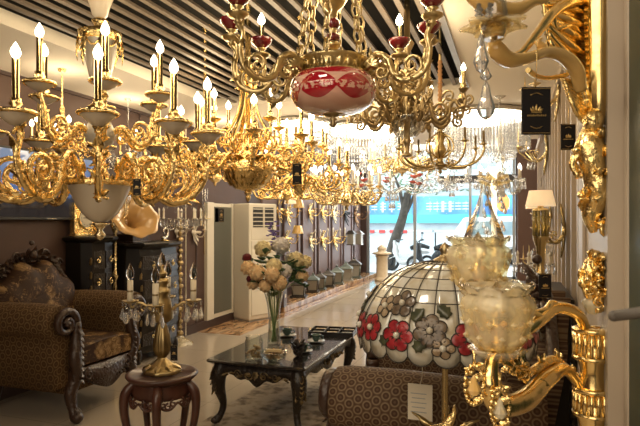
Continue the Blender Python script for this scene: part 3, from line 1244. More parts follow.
# round rosewood stand
ST = at(162, 372, 3.3)
ST.z = 0
t = thing('round_stand', 'small round rosewood stand with pierced apron, carrying the brass table candelabrum', 'stand', ST)
m = MB().lathe([(.001, .555), (.17, .555), (.19, .565), (.205, .578), (.212, .59), (.21, .598), (.19, .603), (.185, .598), (.001, .598)], 32)
m.build('stand_top', RWOOD, t)
m = MB().lathe([(.165, .47), (.175, .50), (.165, .553)], 28)
m.build('apron', RWOOD, t)
for k in range(5):
    a = TH + R(-90 + 72 * k + 8)
    m = MB()
    m.tube(cat([(.15, 0, .56), (.205, 0, .50), (.215, 0, .40), (.19, 0, .25), (.155, 0, .10), (.17, 0, .02)], 5), [.026, .031, .026, .021, .018, .023], 8, .95)
    o = m.build('leg', RWOOD, t)
    o.rotation_euler = (0, 0, a)
    m = MB()
    for s in (-1, 1):
        b_ = a + s * R(14)
        for q in range(3):
            aa = a + s * R(10 + q * 9)
            bb = a + s * R(19 + q * 9)
            z0 = .46 - .015 * (q % 2)
            m.spiral((.185 * cos(aa), .185 * sin(aa), z0), .022, 1.1, .007, R(90), s, ax=(-sin(aa) * .99, cos(aa) * .99, 0))
    m.tube(cat([(.185 * cos(a + R(e)), .185 * sin(a + R(e)), .44 + .02 * cos(e / 36 * pi * 2)) for e in range(0, 73, 12)], 3), .008, 6)
    m.build('fretwork', RWOOD, t)
MB().tube([(.155 * cos(R(k * 12)), .155 * sin(R(k * 12)), .1) for k in range(31)], .011, 6, cap=False).build('stretcher_ring', RWOOD, t)

# black cabinets against the left wall
def cabinet(loc, w, d, h, label, bombe=True, drawers=4):
    t = thing('cabinet', label, 'cabinet', loc)   # front faces +x, width along y
    bul = .05 if bombe else 0
    m = MB()
    rows = []
    N = 9
    for k in range(N + 1):
        z = .10 + (h - .16) * k / N
        e = bul * sin(pi * (k / N)) ** 1.0
        rows.append([V((0, -w / 2 - e * .6, z)), V((d * .6, -w / 2 - e * .6, z)), V((d * .9 + e, -w / 2 + .05, z)), V((d + e * 1.4, 0, z)), V((d * .9 + e, w / 2 - .05, z)), V((d * .6, w / 2 + e * .6, z)), V((0, w / 2 + e * .6, z))])
    m.grid(rows, True, False, True)
    m.build('body', BWOODC if False else BWOOD, t)
    m = MB()
    m.grid([[V((0, -w / 2 - s, z)), V((d * .65, -w / 2 - s, z)), V((d + s * .8, -w / 2 + .04, z)), V((d + .05 + s, 0, z)), V((d + s * .8, w / 2 - .04, z)), V((d * .65, w / 2 + s, z)), V((0, w / 2 + s, z))] for s, z in ((.0, h - .06), (.02, h - .045), (.045, h - .03), (.05, h - .012), (.03, h))], True, False, True)
    m.build('cabinet_top', BWOOD, t)
    m = MB()
    for (x, y) in ((.05, -w / 2 + .03), (.05, w / 2 - .03), (d * .85, -w / 2 + .05), (d * .85, w / 2 - .05)):
        m = MB().tube(cat([(x, y, .14), (x + .02, y, .07), (x, y, 0)], 4), [.04, .03, .025], 8)
        m.build('leg', BWOODC, t)
    dz = (h - .28) / drawers
    for k in range(drawers):
        z = .16 + dz * (k + .5)
        e = bul * sin(pi * ((z - .1) / (h - .16)))
        m = MB()
        for s in (-1, 1):
            m.grid([[V((d * .9 + e + .006, s * (w / 2 - .07), z - dz * .4)), V((d + 1.4 * e + .008, s * .01, z - dz * .4)), V((d + 1.4 * e + .008, s * .01, z + dz * .4)), V((d * .9 + e + .006, s * (w / 2 - .07), z + dz * .4))],
                    [V((d * .9 + e - .01, s * (w / 2 - .07), z - dz * .4)), V((d + 1.4 * e - .01, s * .01, z - dz * .4)), V((d + 1.4 * e - .01, s * .01, z + dz * .4)), V((d * .9 + e - .01, s * (w / 2 - .07), z + dz * .4))]], True, False, True)
        dr = m.build('drawer', BWOODC, t)
        for s in (-1, 1):
            m = MB()
            yy = s * w * .24
            xx = d * .96 + 1.2 * e + .01
            m.spiral((xx + .008, yy, z), .035, 1.2, .007, R(90), s, ax=(0, 1, 0))
            m.ball((xx + .012, yy, z), .014)
            m.build('handle', BRASSP, dr)
    # gold edge carving on the corners
    m = MB()
    for s in (-1, 1):
        for k in range(8):
            z = .16 + k * (h - .3) / 8
            m.leaf((d * .88 + bul * sin(pi * (z / h)), s * (w / 2 - .035), z), (.1, 0, 1), (.6, s * .6, 0), .08, .016, .3, n=4)
    m.build('corner_mount', DBRASS, t)
    return t


cabinet((WL + .02, 5.14, 0), .76, .40, 1.28, 'tall curved black cabinet with gilt drawer handles, carrying the amber-horned gramophone')
cabinet((WL + .02, 4.37, 0), .38, .30, 1.36, 'narrow black cabinet left of the gramophone cabinet, with a gilt clock on top', False, 5)

# flat screen on the left wall
t = thing('television', 'wide black flat screen hanging on the brown left wall above the armchair', 'television', (WL + .01, 3.95, 1.5))
MB().bx(.03, .07, -.62, .62, .02, .64).build('casing', DGREY, t, bevel=.006)
MB().bx(.07, .074, -.60, .60, .045, .62).build('screen', TVREFL, t)
MB().bx(0, .03, -.2, .2, .2, .45).build('wall_bracket', BLACKM, t)
MB().bx(.071, .076, -.05, .05, .027, .034).build('badge', SILVER, t)

# gilt clock on the narrow cabinet
cz = 1.36
t = thing('mantel_clock', 'square gilt openwork clock with a round dial on the narrow black cabinet', 'clock', (WL + .10, 4.34, cz))
m = MB().bx(-.04, .04, -.16, .16, 0, .03).bx(-.04, .02, -.15, .15, .03, .33)
m.build('case', GILT, t, bevel=.006)
MB().lathe([(.001, .0), (.095, .0), (.10, .01), (.11, .012), (.115, .0), (.11, -.01)], 24, M4.Translation((.022, 0, .18)) @ M4.Rotation(R(90), 4, 'Y')).build('bezel', GOLD, t)
dl = MB().lathe([(.001, .008), (.09, .006)], 24, M4.Translation((.022, 0, .18)) @ M4.Rotation(R(90), 4, 'Y')).build('dial', IVORYD, t)
m = MB().bx(.032, .035, -.004, .004, .18, .25).bx(.032, .035, -.05, 0, .177, .183)
for k in range(12):
    a = k * pi / 6
    m.box((.031, .075 * sin(a), .18 + .075 * cos(a)), (.003, .006, .006))
m.build('hands_and_marks', BLACKM, dl)
m = MB()
for sy in (-1, 1):
    for z in (.06, .30):
        m.spiral((.03, sy * .12, z), .03, 1.3, .006, 0, sy, ax=(0, 1, 0))
m.build('corner_scroll', GOLD, t)

# gilt figurine lamp between clock and gramophone
p = V((WL + .2, 4.66, 0))
t = thing('floor_lamp', 'slender gilt floor lamp standing between the two black cabinets', 'lamp', p)
MB().lathe([(.06, 0), (.06, .02), (.05, .04), (.04, .06), (.03, .10), (.022, .14), (.035, .2), (.05, .3), (.03, .42), (.018, .5), (.018, .9), (.04, .94), (.018, .98), (.018, 1.38), (.035, 1.42), (.06, 1.48), (.03, 1.55), (.05, 1.6), (.02, 1.66)], 14, cap=True).build('column', PALEGOLD, t)
m = MB()
for k in range(6):
    a = k * pi / 3
    m.tube(cat([(0, 0, 1.55), (.06 * cos(a), .06 * sin(a), 1.52), (.12 * cos(a), .12 * sin(a), 1.58), (.13 * cos(a), .13 * sin(a), 1.68)], 4), .007, 6)
m.build('branches', PALEGOLD, t)
m = MB()
for k in range(6):
    a = k * pi / 3
    m.drop((.13 * cos(a), .13 * sin(a), 1.56), .018, .09)
    m.lathe([(.012, 1.68), (.03, 1.70), (.035, 1.76), (.028, 1.80)], 10, M4.Translation((.13 * cos(a), .13 * sin(a), 0)))
m.build('crystal_cups', CUTG, t)

# gramophone
g = thing('gramophone', 'gramophone with a wide fluted amber horn on the tall black cabinet', 'gramophone', (WL + .18, 4.93, 1.28))
m = MB().bx(-.13, .13, -.13, .13, 0, .09)
m.bx(-.15, .15, -.15, .15, 0, .015)
m.build('box', DWOOD, g, bevel=.005)
MB().lathe([(.001, .10), (.10, .10), (.10, .092)], 24).build('turntable', BLACKM, g)
m = MB()
m.tube(cat([(-.06, -.02, .09), (-.08, -.03, .13), (-.05, -.04, .14), (.0, -.06, .13)], 5), [.012, .016, .022, .03], 8)
m.build('horn_elbow', BRASSP, g)
# horn axis pointing out to the room, mouth down-right
ax = V((.62, -.34, .50)).normalized()
s1 = ax.cross(V((0, 0, 1))).normalized()
s2 = ax.cross(s1)
rows = []
for k in range(13):
    q = k / 12
    r = .03 + .05 * q + .18 * q ** 3
    c = V((0, -.06, .13)) + ax * (.30 * q)
    n = 36
    rows.append([c + (s1 * cos(2 * pi * j / n) + s2 * sin(2 * pi * j / n)) * (r * (1 + .05 * q * cos(8 * 2 * pi * j / n))) + ax * (-.05 * q ** 4) for j in range(n)])
m = MB().grid(rows, True, True)
h = m.build('horn', HORN, g)
so = h.modifiers.new('solid', 'SOLIDIFY')
so.thickness = .006

# decor on tall cabinet: looped silver ornament
t = thing('ornament', 'small silver swan-like ornament on the tall black cabinet, right of the gramophone', 'ornament', (WL + .32, 5.35, 1.28))
MB().lathe([(.05, 0), (.05, .012), (.02, .02), (.001, .022)], 14, cap=True).build('foot', BRASSP, t)
MB().tube(cat([(0, -.06, .05), (0, -.02, .03), (0, .04, .06), (0, .05, .12), (0, 0, .15), (0, -.03, .11), (0, .0, .08)], 5), [.02, .016, .008], 8).build('looped_body', SILVER, t)

# mirror panel and things by the air conditioner
t = thing('mirror_panel', 'tall wall mirror in a pale frame next to the air conditioner', 'mirror', (WL, 7.10, .12))
MB().bx(0, .03, -.36, .36, .0, 1.65).bx(0, .05, -.38, -.20, 0, 1.66).bx(0, .05, .34, .38, 0, 1.66).build('frame', ACW, t)
MB().bx(.03, .036, -.20, .34, .06, 1.6).build('mirror', MIRROR, t)
AF = R(-25)
t = thing('air_conditioner', 'cream floor-standing air conditioner with slatted outlet, beside the tall wall mirror', 'air conditioner', (WL + .36, 7.66, 0), AF)
MB().bx(-.25, .15, -.27, .27, .03, 1.78).build('body', ACW, t, bevel=.02)
MB().bx(-.24, .13, -.255, .255, 0, .03).build('plinth', GREYP, t)
MB().bx(.15, .165, -.235, .235, .10, 1.22).build('lower_panel', ACW, t, bevel=.006)
MB().bx(.15, .158, -.235, .235, 1.24, 1.40).build('upper_band', ACW, t, bevel=.004)
gr = MB().bx(.14, .154, -.20, .20, 1.42, 1.72).build('outlet', DGREY, t)
m = MB()
for k in range(5):
    z = 1.44 + k * .062
    m.bx(.150, .170, -.20, .20, z, z + .014)
m.bx(.150, .172, -.012, .012, 1.42, 1.72)
m.build('louvre', ACW, gr)
MB().bx(.165, .172, -.07, .02, 1.0, 1.24 - .03).build('display', GREYP, t)
MB().bx(.172, .176, -.055, .005, 1.03, 1.06).build('display_window', BLACKM, t)


# ------------------------------------------------------------------ chandeliers
def s_arm(x0, z0, x1, z1, dip, up=.06, r=(.016, .02, .014, .011), leaves=8, ll=.05, sc=True, flat=.8):
    L = x1 - x0
    pts = [(x0, z0), (x0 + .12 * L, z0 + up), (x0 + .30 * L, z0 + up * .5), (x0 + .48 * L, min(z0, z1) - dip * .75), (x0 + .68 * L, min(z0, z1) - dip), (x0 + .88 * L, min(z0, z1) - dip * .55), (x1 + .01, z1 - .07), (x1, z1)]
    scr = []
    if sc:
        zm = min(z0, z1)
        scr = [(x0 + .66 * L, zm - dip + .28 * L, .22 * L, 1.5, r[1] * .7, R(-90), 1), (x0 + .30 * L, z0 - .02, .13 * L, 1.3, r[1] * .6, R(90), -1), (x1 - .03, z1 - .09, .05, 1.2, r[1] * .5, R(0), 1)]
    return arm_mesh(pts, list(r), scr, leaves, ll, flat)


# A: large gilt and ivory chandelier, upper left
A = at(100, 222, 3.0)
A.z = 0
t = thing('chandelier', 'largest gilt chandelier, with ivory porcelain bowl, drip pans and urn', 'chandelier', A)
stem(t, [(.001, 1.40), (.018, 1.41), (.03, 1.43), (.012, 1.455), (.03, 1.48), (.055, 1.49), (.001, 1.50)], PALEGOLD, 'finial')
stem(t, [(.035, 1.50), (.06, 1.515), (.095, 1.55), (.125, 1.60), (.15, 1.66), (.168, 1.70)], IVORY, 'bowl', 32)
m = MB().lathe([(.166, 1.695), (.176, 1.70), (.172, 1.71), (.178, 1.72), (.166, 1.73), (.10, 1.735), (.04, 1.74)], 32)
for k in range(24):
    a = k * pi / 12
    m.leaf((.17 * cos(a), .17 * sin(a), 1.715), (cos(a) * .3, sin(a) * .3, 1), (cos(a), sin(a), 0), .035, .014, .3, n=3)
m.build('bowl_rim', GILT, t)
stem(t, [(.04, 1.73), (.05, 1.76), (.025, 1.80), (.03, 1.84), (.06, 1.87), (.035, 1.90)], GILT, 'lower_stem')
stem(t, [(.03, 1.90), (.07, 1.93), (.085, 1.98), (.06, 2.04), (.03, 2.07)], IVORY, 'lower_urn', 20)
stem(t, [(.03, 2.07), (.05, 2.08), (.05, 2.10), (.022, 2.12), (.022, 2.24), (.05, 2.26), (.03, 2.30)], GILT, 'middle_stem')
stem(t, [(.03, 2.30), (.055, 2.33), (.07, 2.40), (.092, 2.50), (.10, 2.53)], IVORY, 'urn', 24, loc=(0, 0, -.045))
m = MB().lathe([(.10, 2.525), (.112, 2.535), (.108, 2.56), (.114, 2.575), (.09, 2.58), (.04, 2.585), (.03, 2.62), (.045, 2.64), (.02, 2.66)], 24)
for k in range(8):
    a = k * pi / 4
    m.leaf((.112 * cos(a), .112 * sin(a), 2.55), (cos(a) * .1, sin(a) * .1, -1), (cos(a), sin(a), 0), .14, .014, -.08)
    m.tube([(.112 * cos(a + e * pi / 20), .112 * sin(a + e * pi / 20), 2.53 - .05 * sin(e / 5 * pi)) for e in range(6)], .005, 5)
m.build('urn_mount', GILT, t, loc=(0, 0, -.045))
stem(t, [(.02, 2.65), (.04, 2.67), (.05, 2.71), (.075, 2.78), (.08, 2.80)], IVORY, 'upper_vase', 20, loc=(0, 0, -.045))
stem(t, [(.012, 2.80), (.012, 3.22), (.07, 3.24), (.07, 3.25)], PALEGOLD, 'suspension_rod', 10)
arm = arm_mesh([(.15, 1.73), (.19, 1.80), (.24, 1.84), (.29, 1.79), (.31, 1.70), (.37, 1.625), (.46, 1.62), (.545, 1.70), (.575, 1.80), (.555, 1.88), (.58, 1.955)],
               [.016, .024, .026, .022, .016, .012],
               [(.42, 1.745, .095, 1.6, .017, R(-80), 1), (.235, 1.765, .06, 1.4, .012, R(80), -1), (.56, 1.89, .035, 1.2, .008, 0, 1), (.36, 1.67, .06, 1.0, .010, R(200), -1)], 9, .085, .8)
T = Tier(arm, GILT, (.58, 1.985), (.178, .0165, .066), GOLD, (.084, .058), IVORY, GILT, (.074, .022))
T.make(t, [TH + R(-69 + 36 * k) for k in range(10)])
arm = arm_mesh([(.03, 1.90), (.08, 1.99), (.13, 2.01), (.18, 1.95), (.24, 1.92), (.30, 1.98), (.31, 2.07), (.33, 2.15)], [.012, .017, .014, .010],
               [(.22, 2.0, .055, 1.5, .010, R(-80), 1), (.12, 1.965, .04, 1.3, .008, R(80), -1)], 8, .05)
T = Tier(arm, GILT, (.33, 2.19), (.170, .0155, .06), GOLD, (.072, .042), IVORY, GILT, (.074, .021))
T.make(t, [TH + R(-2 - 62 * k) for k in range(6)])
point('candle_glow', (A.x, A.y, 2.45), 14, .25)

# C: all gold chandelier with strapwork, centre left
C_ = at(248, 222, 3.9)
C_.z = 0
t = thing('chandelier', 'bright gold chandelier with tall strapwork stem and gadrooned bowl, above the air conditioner', 'chandelier', C_)
stem(t, [(.001, 1.64), (.015, 1.66), (.02, 1.68), (.012, 1.69), (.03, 1.70), (.02, 1.72)], GOLD, 'finial')
stem(t, [(.03, 1.72), (.09, 1.735), (.15, 1.79), (.185, 1.85), (.19, 1.89), (.17, 1.92), (.10, 1.94), (.07, 1.97), (.05, 2.0)], GILT, 'bowl', 40, flute=.035, fn=12)
m = MB()
for k in range(12):
    a = k * pi / 6
    m.leaf((.12 * cos(a), .12 * sin(a), 1.76), (cos(a) * .5, sin(a) * .5, .8), (cos(a), sin(a), -.3), .14, .035, -.15, n=5)
    m.leaf((.09 * cos(a), .09 * sin(a), 1.94), (cos(a), sin(a), .5), (cos(a), sin(a), -1), .10, .03, .3, n=4)
m.build('bowl_leaves', GILT, t)
stem(t, [(.05, 2.0), (.03, 2.05), (.04, 2.10), (.02, 2.13), (.02, 2.75), (.018, 3.2), (.06, 3.23), (.06, 3.25)], GOLD, 'stem')
for k in range(6):
    a = k * pi / 3
    m = MB().tube(cat([(.10, 0, 1.95), (.17, 0, 2.03), (.15, 0, 2.12), (.075, 0, 2.26), (.045, 0, 2.42), (.05, 0, 2.52), (.03, 0, 2.60)], 5), [.008, .011, .012, .012, .010], 6, 1.6)
    if k % 2 == 0:
        m.tube(cat([(.045, 0, 2.42), (.07, 0, 2.50), (.12, 0, 2.52), (.15, 0, 2.49)], 4), [.008, .006], 6)
        for q in range(5):
            m.leaf((.14, 0, 2.49), (cos(q * 1.26), sin(q * 1.26), -.2), (0, 0, -1), .045, .018, .3, n=3)
        m.ball((.14, 0, 2.485), .014)
    o = m.build('strap', GOLD, t)
    o.rotation_euler = (0, 0, TH + a)
m = MB()
for k in range(8):
    a = k * pi / 4
    m.leaf((.03 * cos(a), .03 * sin(a), 2.50), (cos(a) * .3, sin(a) * .3, 1), (cos(a), sin(a), 0), .12, .028, .25, n=5)
m.ball((0, 0, 2.57), (.05, .05, .045), 10)
m.build('leaf_knot', GILT, t)
arm = s_arm(.15, 1.90, .46, 2.05, .04, r=(.014, .018, .013, .010), leaves=10, ll=.055)
T = Tier(arm, GILT, (.46, 2.08), (.115, .0125, .05), GOLD, (.055, .03), GILT, None)
T.make(t, ring(8, 12))
arm = s_arm(.04, 2.06, .27, 2.18, .03, r=(.010, .013, .010, .008), leaves=6, ll=.04)
T = Tier(arm, GILT, (.27, 2.20), (.10, .0125, .045), GOLD, (.05, .026), GILT, None)
T.make(t, ring(4, 40))
point('candle_glow', (C_.x, C_.y, 2.5), 12, .25)

# B: gold chandelier half hidden between the two
B_ = at(205, 222, 4.9)
B_.z = 0
t = thing('chandelier', 'gold chandelier with ivory pans half hidden behind the right arms of the ivory-bowled one', 'chandelier', B_)
stem(t, [(.001, 1.90), (.03, 1.93), (.09, 1.98), (.13, 2.05), (.10, 2.08), (.03, 2.12), (.04, 2.2), (.02, 2.24), (.04, 2.4), (.015, 2.45), (.012, 3.2), (.05, 3.25)], GILT, 'stem', 20)
arm = s_arm(.08, 2.05, .42, 2.20, .05, leaves=8, ll=.06)
T = Tier(arm, GILT, (.42, 2.23), (.13, .015, .055), GOLD, (.07, .04), IVORY, GILT)
T.make(t, ring(8, 22))
point('candle_glow', (B_.x, B_.y, 2.62), 8, .2)

# D: ruby glass bowl chandelier
D_ = at(333, 222, 2.25)
D_.z = 0
t = thing('chandelier', 'aged brass chandelier with engraved ruby glass bowl and ruby candle cups, top centre', 'chandelier', D_)
prof = [(.150, 2.095), (.168, 2.075), (.176, 2.05), (.177, 2.03), (.170, 2.00), (.152, 1.975), (.12, 1.955), (.08, 1.943), (.045, 1.94)]
stem(t, [(r, z) for r, z in prof], RUBYE, 'bowl')
bowl = t.children[-1]
bm_ = bowl.data
# engraved pattern coordinates: eight lobes round, zero to one downwards
me = MB()
n = 64
me.lathe(prof, n, uvs=lambda i, j: (j / 64.0 * 7 + .30, (2.095 - prof[i][1]) / .155))
bowl.data = me.build('bowl_mesh', RUBYE).data
for o in [o for o in COL.objects if o.name == 'bowl_mesh']:
    bpy.data.objects.remove(o)
stem(t, [(.001, 1.885), (.008, 1.888), (.014, 1.90), (.008, 1.912), (.018, 1.92), (.010, 1.928), (.035, 1.935), (.048, 1.944), (.03, 1.952)], DBRASS, 'finial')
m = MB().lathe([(.150, 2.09), (.150, 2.10), (.137, 2.105), (.137, 2.145), (.146, 2.15), (.146, 2.160), (.125, 2.162), (.11, 2.15), (.11, 2.10)], 40)
for k in range(24):
    a = k * pi / 12
    m.leaf((.139 * cos(a), .139 * sin(a), 2.105), (0, 0, 1), (cos(a), sin(a), 0), .038, .011, .1, n=3)
m.build('ring_gallery', BRASS, t)
stem(t, [(.012, 2.10), (.012, 2.20), (.03, 2.215), (.035, 2.225), (.02, 2.235), (.016, 2.27), (.014, 2.30)], BRASS, 'stem')
stem(t, [(.016, 2.235), (.03, 2.245), (.03, 2.262), (.018, 2.27)], RUBY, 'ruby_knop')
stem(t, [(.018, 2.28), (.028, 2.29), (.028, 2.31), (.018, 2.32)], RUBY, 'ruby_knop', loc=(0, 0, 0.01))
stem(t, [(.012, 2.33), (.02, 2.36), (.045, 2.385), (.06, 2.41), (.055, 2.415), (.03, 2.405), (.02, 2.44), (.035, 2.47), (.04, 2.52), (.03, 2.56), (.09, 2.64), (.11, 2.68), (.02, 2.70), (.015, 3.2), (.06, 3.25)], BRASS, 'upper_stem', 20)
for k in range(6):
    a = TH + k * pi / 3 + .3
    chain(t, 0, 0, BRASS, p0=(.138 * cos(a), .138 * sin(a), 2.155), p1=(.085 * cos(a), .085 * sin(a), 2.66), r=.019)
m = MB()
for k in range(12):
    a = k * pi / 6
    m.leaf((.05 * cos(a), .05 * sin(a), 2.55), (cos(a), sin(a), 1), (cos(a), sin(a), -.5), .09, .02, .4, n=4)
m.build('leaf_crown', BRASS, t)
def ruby_cup():
    return MB().lathe([(.012, 0), (.02, .006), (.03, .014), (.044, .028), (.052, .045), (.050, .047), (.042, .032), (.02, .016), (.01, .012)], 20, uvs=lambda i, j: (j / 4.0, .5 + .1 * i))
arm = arm_mesh([(.14, 2.12), (.19, 2.155), (.24, 2.13), (.27, 2.06), (.33, 2.04), (.39, 2.07), (.41, 2.14), (.40, 2.20), (.42, 2.235)], [.012, .015, .011, .012, .009],
               [(.215, 2.085, .035, 1.5, .008, R(90), -1), (.34, 2.095, .045, 1.5, .008, R(-90), 1)], 7, .05)
# arms tied to the ring, cups at their ends
def d_arm(first, ang):
    if first is None:
        o = arm.build('arm', BRASS, t)
        MB().lathe([(.008, -.035), (.016, -.028), (.010, -.018), (.032, -.010), (.042, .0), (.040, .004), (.015, .0), (.012, .02), (.024, .028), (.012, .034)], 18).build('drip_pan', BRASS, o, loc=(.42, 0, 2.265))
        ruby_cup().build('ruby_cup', RUBY, o, loc=(.42, 0, 2.292))
        candle_mesh(.085, .0125, .02).build('candle_tube', BRASSP, o, loc=(.42, 0, 2.30))
        flame_bulb(.058, .017).build('bulb', BULB, o, loc=(.42, 0, 2.402))
        first = o
    else:
        o = copy_tree(first, t)
    o.rotation_euler = (0, 0, ang)
    return o
f = None
for a in (176, 212, 140, 42, -30, 12):
    o = d_arm(f, TH + R(a))
    f = f or o
for a in (176, 212, 140, 42, -30, 12):
    b_ = TH + R(a)
    m = MB()
    for q in range(4):
        m.leaf((.15 * cos(b_), .15 * sin(b_), 2.10 + .01 * q), (cos(b_), sin(b_), .6 - .5 * q), (0, 0, 1), .07, .02, .4, n=4)
    m.build('arm_rosette', BRASS, t)
point('candle_glow', (D_.x, D_.y + .1, 2.5), 8, .2)

# E: ornate scrolled brass chandelier
E_ = at(407, 222, 3.4)
E_.z = 0
t = thing('chandelier', 'brass chandelier of dense open scrollwork with a clear bowl beside the ruby-bowled one', 'chandelier', E_)
stem(t, [(.001, 1.90), (.03, 1.905), (.03, 1.915), (.012, 1.93), (.016, 1.98), (.03, 2.0), (.02, 2.02)], DBRASS, 'finial')
stem(t, [(.02, 2.02), (.06, 2.03), (.10, 2.08), (.12, 2.14), (.118, 2.145), (.095, 2.085), (.05, 2.04)], CUTG, 'bowl', 48, flute=.06, fn=16)
stem(t, [(.02, 2.0), (.02, 2.12), (.05, 2.15), (.03, 2.19), (.05, 2.24), (.03, 2.28), (.06, 2.33), (.02, 2.36), (.02, 2.55), (.045, 2.6), (.02, 2.64), (.012, 3.2), (.05, 3.25)], DBRASS, 'stem', 18)
arm = arm_mesh([(.05, 2.14), (.10, 2.24), (.15, 2.22), (.17, 2.13), (.22, 2.09), (.27, 2.13), (.28, 2.19), (.31, 2.21), (.34, 2.17), (.37, 2.19), (.36, 2.26)], [.012, .014, .013, .012, .010],
               [(.115, 2.16, .06, 1.6, .011, R(90), -1), (.21, 2.165, .055, 1.6, .010, R(-90), 1), (.335, 2.13, .04, 1.5, .009, R(90), 1), (.27, 2.24, .04, 1.4, .008, R(180), -1), (.39, 2.21, .03, 1.3, .008, R(-90), 1)], 7, .04)
T = Tier(arm, DBRASS, (.36, 2.275), (.075, .0125, .03), BRASSP, (.03, .03), DBRASS, None, (.05, .015))
T.make(t, ring(8, 10))
m = MB()
for k in range(8):
    a = k * pi / 4 + .3
    c, s = cos(a), sin(a)
    for z, r, q in ((2.28, .05, 1), (2.38, .045, -1), (2.18, .045, 1)):
        m.spiral((.06 * c, .06 * s, z), r, 1.5, .009, R(90), -q, ax=(c, s, 0))
m.build('stem_scrolls', DBRASS, t)
point('candle_glow', (E_.x, E_.y, 2.55), 9, .2)

# F: plain-armed brass chandelier
F_ = at(440, 222, 4.3)
F_.z = 0
t = thing('chandelier', 'slim brass chandelier with smooth upturned arms and unlit tubes, below the open scrollwork one', 'chandelier', F_)
stem(t, [(.001, 1.87), (.02, 1.89), (.01, 1.905), (.05, 1.93), (.08, 1.945), (.03, 1.955), (.02, 1.99), (.035, 2.02), (.05, 2.06), (.025, 2.12), (.04, 2.16), (.02, 2.2), (.012, 2.3), (.01, 3.2), (.04, 3.25)], BRASS, 'stem', 18)
arm = arm_mesh([(.03, 1.94), (.12, 1.925), (.22, 1.935), (.30, 1.98), (.335, 2.05), (.33, 2.09)], [.011, .011, .009, .009], [(.10, 1.96, .03, 1.2, .006, R(-90), 1)], 0)
T = Tier(arm, BRASSP, (.33, 2.09), (.085, .009, .02), DBRASS, (.033, .012), BRASSP, None, bmat=False)
T.make(t, ring(8, 20))
m = MB()
for k in range(8):
    a = k * pi / 4
    m.tube(cat([(.03 * cos(a), .03 * sin(a), 2.0), (.10 * cos(a), .10 * sin(a), 2.06), (.09 * cos(a), .09 * sin(a), 2.14), (.02 * cos(a), .02 * sin(a), 2.2)], 4), .006, 5)
m.build('cage', BRASSP, t)

MB().lathe([(.012 + .008 * (k % 2), 2.38 + .016 * k) for k in range(25)], 10).build('chain_sleeve', mat('rust_cloth', (.50, .26, .11), .8), t)
# I, J: gold and brass chandeliers further back
def back_chandelier(px, d, zb, rad, zt, n, label, metal, tube_, bulb, cand=.11, pans=None, leaves=6, n2=0, glow=6, seg=True, drops=0, ph=7, top=None):
    c = at(px, 222, d)
    c.z = 0
    t = thing('chandelier', label, 'chandelier', c)
    H = zt - zb
    top = top or (3.25 if (RX0 < c.x < RX1 and c.y < RY1) else (ZC if c.y < 9 else ZH))
    ks = min(1.0, (top - .30 - zb) / .62)
    stem(t, [(r, zb + h * ks) for r, h in [(.001, 0), (.02, .02), (.01, .04), (.05, .07), (.10, .13), (.06, .17), (.03, .2), (.045, .26), (.02, .31), (.03, .38), (.045, .44), (.02, .50), (.022, .58), (.008, .62)]] + [(.006, top - .03), (.03, top - .02), (.035, top)], metal, 'stem', 16)
    arm = s_arm(.06, zb + .12, rad, zt, .05, r=(.011, .013, .010, .008), leaves=leaves, ll=.05)
    T = Tier(arm, metal, (rad, zt + .02), (cand, .0125, .04), tube_, (.048, .024), pans or metal, None, (.06, .018), bulb, drops, None, .045)
    T.make(t, ring(n, ph))
    if n2:
        arm = s_arm(.03, zb + .32, rad * .58, zt + .16, .03, r=(.009, .010, .008, .007), leaves=4, ll=.04)
        T = Tier(arm, metal, (rad * .58, zt + .18), (cand, .0125, .04), tube_, (.045, .022), pans or metal, None, (.06, .018), bulb)
        T.make(t, ring(n2, 15 + ph))
    if glow:
        point('candle_glow', (c.x, c.y, min(zt + .42, 3.0)), glow, .2)
    return t


back_chandelier(301, 4.7, 1.70, .40, 1.95, 8, 'gold two-tier chandelier straight below the left side of the ruby bowl', GILT, GOLD, BULB, n2=6, glow=8)
back_chandelier(347, 5.9, 1.62, .36, 1.86, 12, 'brass chandelier with many white candle lamps, hanging low left of the window', PALEGOLD, IVORYD, BULBW, glow=8, leaves=4)
back_chandelier(287, 6.8, 1.72, .42, 1.98, 10, 'gold chandelier seen far back between the strapwork one and the lanterns', GILT, GOLD, BULB, glow=6, leaves=4, ph=2)
back_chandelier(215, 6.9, 1.95, .42, 2.15, 8, 'gilt chandelier hanging far back above the tall wall mirror', GILT, GOLD, BULB, glow=6, leaves=4)
back_chandelier(62, 4.6, 2.02, .24, 2.16, 6, 'small gilt chandelier far left behind the ivory-bowled one', GILT, GOLD, BULB, glow=4, leaves=4, cand=.08)
back_chandelier(128, 5.7, 1.98, .26, 2.20, 6, 'crystal-hung gilt chandelier seen between the arms of the ivory-bowled one', CUTG, GOLD, BULB, glow=4, leaves=3, drops=6, pans=CUTG)
back_chandelier(402, 6.1, 2.0, .36, 2.16, 8, 'brass-stemmed chandelier high behind the scrollwork one, in front of the crystal lights', PALEGOLD, IVORYD, BULBW, glow=5, leaves=4)

